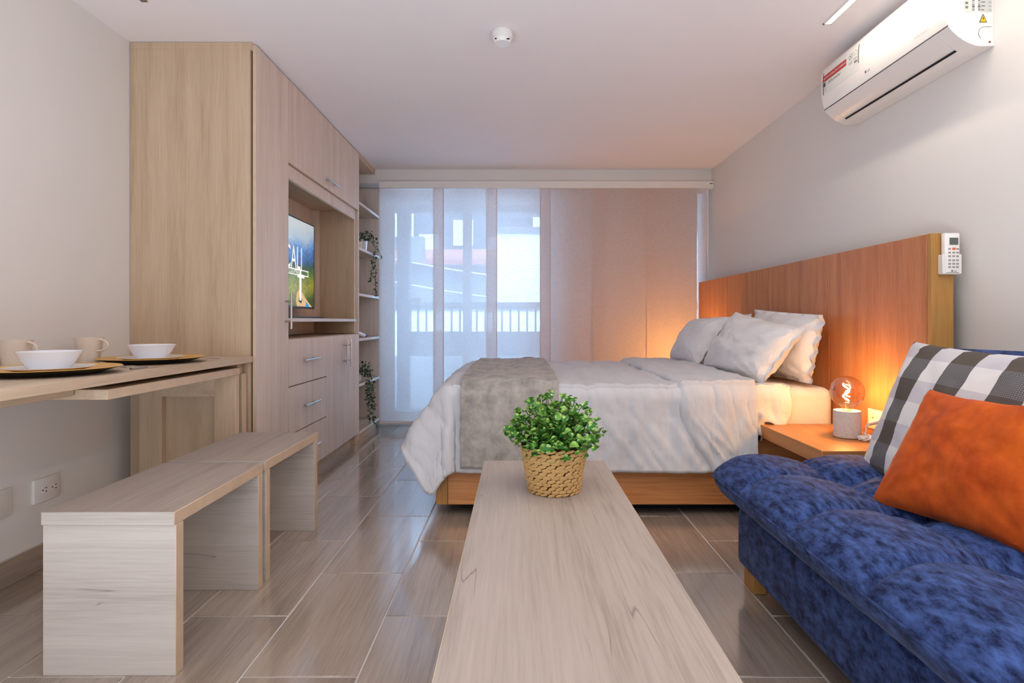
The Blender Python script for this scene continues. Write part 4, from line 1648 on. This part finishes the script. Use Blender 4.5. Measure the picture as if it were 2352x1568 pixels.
def on_front(name, mat, y0, y1, z0, z1, lift, parent):
    b = B()
    b.grid(lambda u, v: Vector((front_x(z0 + (z1 - z0) * v) - lift, y0 + (y1 - y0) * u, z0 + (z1 - z0) * v)), 2, 6)
    return obj(name, b, mat, parent)


st = on_front('energy_sticker', plain('sticker_white', (226, 226, 222), .4), 2.640, 2.952, 2.175, 2.292, .0008, ac)
on_front('red_banner', M_red, 2.742, 2.944, 2.238, 2.270, .0014, st)
on_front('dark_edge', M_inkd, 2.946, 2.952, 2.175, 2.292, .0014, st)
on_front('dark_edge', M_ink, 2.640, 2.647, 2.205, 2.292, .0014, st)
on_front('badge', M_inkd, 2.926, 2.942, 2.212, 2.233, .0014, st)


def front_text(s, size, y, z, mat, nm, squash=1.0, parent=None, lift=.002):
    b = B()
    b.text(s, size, (0, 0, 0), (0, -1, 0), (0, 0, 1), squash=squash)
    for v in b.bm.verts:
        zz = z + v.co.z
        v.co = Vector((front_x(zz) - lift, y + v.co.y, zz))
    return obj(nm, b, mat, parent or ac)


front_text('MOTOR AHORRADOR DE ENERGÍA', .0185, 2.941, 2.2475, M_white, 'banner_lettering', .66, st)
front_text('DUAL Inverter', .019, 2.900, 2.216, M_ink, 'sticker_lettering', .95, st)
b = B()
for cyy, czz in ((2.705, 2.262),):
    for i in range(24):
        a0, a1 = 2 * PI * i / 24, 2 * PI * (i + 1) / 24
        vs = []
        for a, rr in ((a0, .015), (a1, .015), (a1, .0128), (a0, .0128)):
            zz = czz + rr * math.sin(a)
            vs.append(b.bm.verts.new((front_x(zz) - .0016, cyy + rr * math.cos(a), zz)))
        b.bm.faces.new(vs)
for y0, y1, z0, z1 in ((2.701, 2.709, 2.258, 2.266), (2.690, 2.722, 2.234, 2.236), (2.692, 2.720, 2.227, 2.229), (2.652, 2.682, 2.240, 2.242), (2.654, 2.680, 2.233, 2.235), (2.652, 2.676, 2.217, 2.226),
                       (2.920, 2.944, 2.200, 2.2015), (2.920, 2.940, 2.192, 2.1935)):
    b.grid(lambda u, v: Vector((front_x(z0 + (z1 - z0) * v) - .0016, y0 + (y1 - y0) * u, z0 + (z1 - z0) * v)), 1, 1)
for i in range(5):
    a = 2 * PI * i / 5 + .3
    zc, yc = 2.266 + .011 * math.sin(a), 2.667 + .011 * math.cos(a)
    b.grid(lambda u, v: Vector((front_x(zc) - .0016, yc + .006 * (u - .5), zc + .003 * (v - .5))), 1, 1)
obj('sticker_icons', b, M_ink, st, kind='stuff')
# brand mark and faint inscription
b = B()
vs = []
for i in range(16):
    a = 2 * PI * i / 16
    zz = 2.144 + .0062 * math.sin(a)
    vs.append(b.bm.verts.new((front_x(zz) - .0012, 2.600 + .0062 * math.cos(a), zz)))
b.bm.faces.new(vs)
obj('logo', b, M_ink, ac)
front_text('LG', .0165, 2.589, 2.138, M_ink, 'logo_lettering', 1.0, ac, .0012)
front_text('DUAL Inverter', .0135, 2.285, 2.134, plain('faint_print', (196, 190, 186), .5), 'faint_lettering', 1.0, ac, .0012)
# near end: access cover, labels, warning triangle
ye = AY0 + .0035
b = B()
b.grid(lambda u, v: Vector((1.672 + .030 * u, ye - .0006, 2.157 + .15 * v)), 1, 1)
obj('label', b, plain('label_pale', (214, 209, 200), .5), ac)
b = B()
b.grid(lambda u, v: Vector((1.736 + .042 * u, ye - .0006, 2.157 + .15 * v)), 1, 1)
lb2 = obj('label', b, plain('label_silver', (192, 194, 190), .45), ac)
b = B()
rb = random.Random(2)
z = 2.162
while z < 2.30:
    hh = rb.choice((.0015, .003, .0045))
    for xa, w_ in ((1.704, .009), (1.726, .008)):
        b.grid(lambda u, v: Vector((xa + w_ * u, ye - .0009, z + hh * v)), 1, 1)
    z += hh + rb.choice((.0015, .0025, .004))
obj('barcode', b, M_inkd, ac, kind='stuff')
b = B()
for k in range(9):
    z = 2.163 + k * .0145
    w_ = rb.choice((.010, .014, .02))
    b.grid(lambda u, v: Vector((1.738 + w_ * u, ye - .001, z + .004 * v)), 1, 1)
    b.grid(lambda u, v: Vector((1.765 + .010 * u, ye - .001, z + .002 * v)), 1, 1)
for z in (2.186, 2.170):
    b.grid(lambda u, v: Vector((1.678 + .011 * u, ye - .001, z + .009 * v)), 1, 1)
obj('label_print', b, M_ink, ac, kind='stuff')
b = B()
b.bm.faces.new([b.bm.verts.new(q) for q in ((1.730, ye - .0008, 2.118), (1.760, ye - .0008, 2.118), (1.745, ye - .0008, 2.151))])
wt = obj('warning_triangle', b, M_dark, ac)
b = B()
b.bm.faces.new([b.bm.verts.new(q) for q in ((1.7335, ye - .0011, 2.1202), (1.7565, ye - .0011, 2.1202), (1.745, ye - .0011, 2.146))])
obj('yellow_field', b, plain('warning_yellow', (236, 184, 40), .5), wt)
b = B()
b.bm.faces.new([b.bm.verts.new(q) for q in ((1.7425, ye - .0014, 2.128), (1.7465, ye - .0014, 2.1285), (1.748, ye - .0014, 2.139), (1.7455, ye - .0014, 2.139))])
obj('flash_mark', b, M_dark, wt)
b = B()
arc = [(1.776 , 2.102)] + [(1.752 - .024 * math.sin(a), 2.078 + .024 * math.cos(a)) for a in [PI * i / 14 for i in range(0, 12)]]
b.tube([(q[0], ye - .0002, q[1]) for q in arc], .0009, 5)
obj('knockout_line', b, M_ink, ac)
b = B(); b.tube([(1.770, ye - .001, 2.045), (1.770, ye + .003, 2.045)], .004, 10)
obj('screw', b, plain('rust_screw', (110, 70, 56), .5), ac)

# ------------------------------------------------------------------ sofa
sf = thing('sofa', 'tufted blue velvet sofa bed against the right wall', 'sofa', (1.25, 1.2, 0))
SY0, SY1 = 0.25, 2.205
XF, XB = 0.735, 1.42
seams = 0.333


b = B()
nx, ny = 70, 150
skirt = [(0.008, .030), (0.028, .060), (0.060, .086), (0.10, .096)]
ns = len(skirt)


def top_z(x, y):
    df = x - XF
    de = min(SY1 - y, y - SY0)
    f1 = math.sqrt(max(0, 1 - (1 - min(1, df / .13)) ** 2))
    f2 = math.sqrt(max(0, 1 - (1 - min(1, de / .12)) ** 2))
    f = f1 * f2
    hx = abs(math.sin(PI * min(max((x - XF + .02) / .335, 0), 2.2))) ** .55
    hy = abs(math.sin(PI * (y - 1.535) / seams))
    crease = min(1.0, hy / .30) ** .6
    dip = 0.0
    k = round((y - 1.535) / seams)
    yy = 1.535 + k * seams
    rr = ((x - (XF + .325)) / .09) ** 2 + ((y - yy) / .055) ** 2
    dip = math.exp(-rr)
    fold = .004 * math.exp(-((x - XF - .30) / .10) ** 2) * math.sin((y - yy) * 120)
    z = .418 + f * (.020 + .042 * hx + .018 * crease + .010 * (hy ** .8) - .034 * dip + fold)
    z += .003 * fbm(x * 7, y * 5, 3)
    return z


V = []
for i in range(-ns, nx + 1):
    row = []
    for j in range(0, ny + 1 + ns):
        ix, jy = max(i, 0), min(j, ny)
        sx_ = (ix / nx) ** 1.25
        sy_ = jy / ny
        x = XF + (XB - XF) * sx_
        y = SY0 + (SY1 - SY0) * (1 - (1 - sy_) ** 1.15)
        z = top_z(x, y)
        dz = 0
        if i < 0:
            ins, dz1 = skirt[-i - 1]
            x += ins
            dz = max(dz, dz1)
        if j > ny:
            ins, dz1 = skirt[j - ny - 1]
            y -= ins
            dz = max(dz, dz1)
        kk = max(-i, j - ny, 0)
        if kk:
            x = max(x, XF + skirt[kk - 1][0])
            y = min(y, SY1 - skirt[kk - 1][0])
        # rounded plan corner
        cx_, cy_ = XF + .09, SY1 - .09
        if x < cx_ and y > cy_:
            q = Vector((x - cx_, y - cy_))
            m_ = max(abs(q.x), abs(q.y))
            q = q * (m_ / q.length) if q.length > 1e-6 else q
            x, y = cx_ + q.x * .98 - (.0), cy_ + q.y * .98
        row.append(b.bm.verts.new((x, y, z - dz)))
    V.append(row)
for i in range(len(V) - 1):
    for j in range(len(V[0]) - 1):
        f = b.bm.faces.new((V[i][j], V[i + 1][j], V[i + 1][j + 1], V[i][j + 1]))
        f.smooth = True
seat = obj('seat_cushion', b, M_velvet, sf, recalc=False)
# seam piping along the front edge and across the rolls
b = B()
pts = []
for k in range(60):
    y = SY0 + (SY1 - .07 - SY0) * k / 59
    pts.append((XF - .001, y, .418 + .002))
b.tube(pts, .0028, 6)
obj('seam_piping', b, M_velvet, seat)
for k in range(-3, 2):
    y = 1.535 + k * seams
    b = B()
    b.tube([(XF + .325 * t ** 1.2, y, top_z(XF + .325 * t ** 1.2, y) + .0005) for t in [i / 18 for i in range(17)]], .0022, 6)
    obj('seam_piping', b, M_velvet, seat)
b = B(); b.box(0.835, 1.76, 0.22, 2.158, 0.082, 0.298, .026, seg=3)
o = obj('base', b, M_velvet, sf)
for q in o.data.polygons:
    q.use_smooth = True
b = B(); b.box(0.90, 1.42, 0.25, 2.08, 0.30, 0.41)
obj('seat_deck', b, M_velvet, sf)
for x, y in ((0.862, 2.068), (0.862, 0.35), (1.62, 2.068), (1.62, 0.35)):
    b = B(); b.box(x, x + .05, y, y + .085, 0, .085, .003)
    obj('leg', b, M_gold, sf)
pillow('backrest', [(1.37, SY1 - .08, .40), (1.37, SY0, .40), (1.60, SY0, .90), (1.60, SY1 - .08, .90)], .095, M_velvet, None, None, pinch=0.0, pw=.22, wr=.006, seed=5, parent=sf, nu=60, nv=30)

# cushions ---------------------------------------------------------
m, nt, p = new_mat('grey_buffalo_check')
uvn = N(nt, 'ShaderNodeUVMap')
sx = N(nt, 'ShaderNodeSeparateXYZ')
nt.links.new(uvn.outputs[0], sx.inputs[0])


def stripes(sock, freq, phase, width):
    a = N(nt, 'ShaderNodeMath', operation='MULTIPLY_ADD')
    a.inputs[1].default_value = freq
    a.inputs[2].default_value = phase
    nt.links.new(sock, a.inputs[0])
    f = N(nt, 'ShaderNodeMath', operation='FRACT')
    nt.links.new(a.outputs[0], f.inputs[0])
    g = N(nt, 'ShaderNodeMath', operation='LESS_THAN')
    g.inputs[1].default_value = width
    nt.links.new(f.outputs[0], g.inputs[0])
    return g.outputs[0]


vs_ = stripes(sx.outputs['X'], 3.1, 0.55, 0.5)       # dark uprights
hs_ = stripes(sx.outputs['Y'], 3.1, 0.30, 0.5)       # darker bands
wt_ = stripes(sx.outputs['X'], 110, 0, 0.5)
wt2 = stripes(sx.outputs['Y'], 90, 0, 0.5)


def mixc(f, a, c):
    mx = N(nt, 'ShaderNodeMix', data_type='RGBA')
    nt.links.new(f, mx.inputs[0])
    for k, v in ((6, a), (7, c)):
        if isinstance(v, tuple):
            mx.inputs[k].default_value = v
        else:
            nt.links.new(v, mx.inputs[k])
    return mx.outputs[2]


mul = N(nt, 'ShaderNodeMath', operation='MULTIPLY')
nt.links.new(wt_, mul.inputs[0]); nt.links.new(wt2, mul.inputs[1])
weave = mixc(mul.outputs[0], lin((94, 92, 94)), lin((140, 138, 140)))
darkc = mixc(hs_, weave, lin((92, 84, 79)))
lightc = mixc(hs_, lin((222, 220, 220)), lin((198, 196, 202)))
fin = mixc(vs_, lightc, darkc)
nt.links.new(fin, p.inputs['Base Color'])
p.inputs['Roughness'].default_value = 0.9
p.inputs['Specular IOR Level'].default_value = 0.15
M_check = m
M_taupe = cloth('taupe_cushion_back', (112, 102, 94), (132, 122, 112), 20)
pillow('check_cushion', [(1.240, 2.045, .463), (1.16, 1.40, .47), (1.40, 1.42, .905), (1.447, 2.065, .925)], .060, [M_check, M_taupe], 'grey and white checked cushion leaning on the sofa back', 'cushion', uv=True, pinch=.045, seed=2.2, wr=.010)
oc = pillow('orange_cushion', [(1.048, 1.680, .462), (1.130, 1.205, .480), (1.20, 1.24, .808), (1.258, 1.725, .792)], .058, M_orange, 'burnt orange velvet cushion in front of the checked cushion', 'cushion', pinch=.075, seed=9.1, wr=.010)
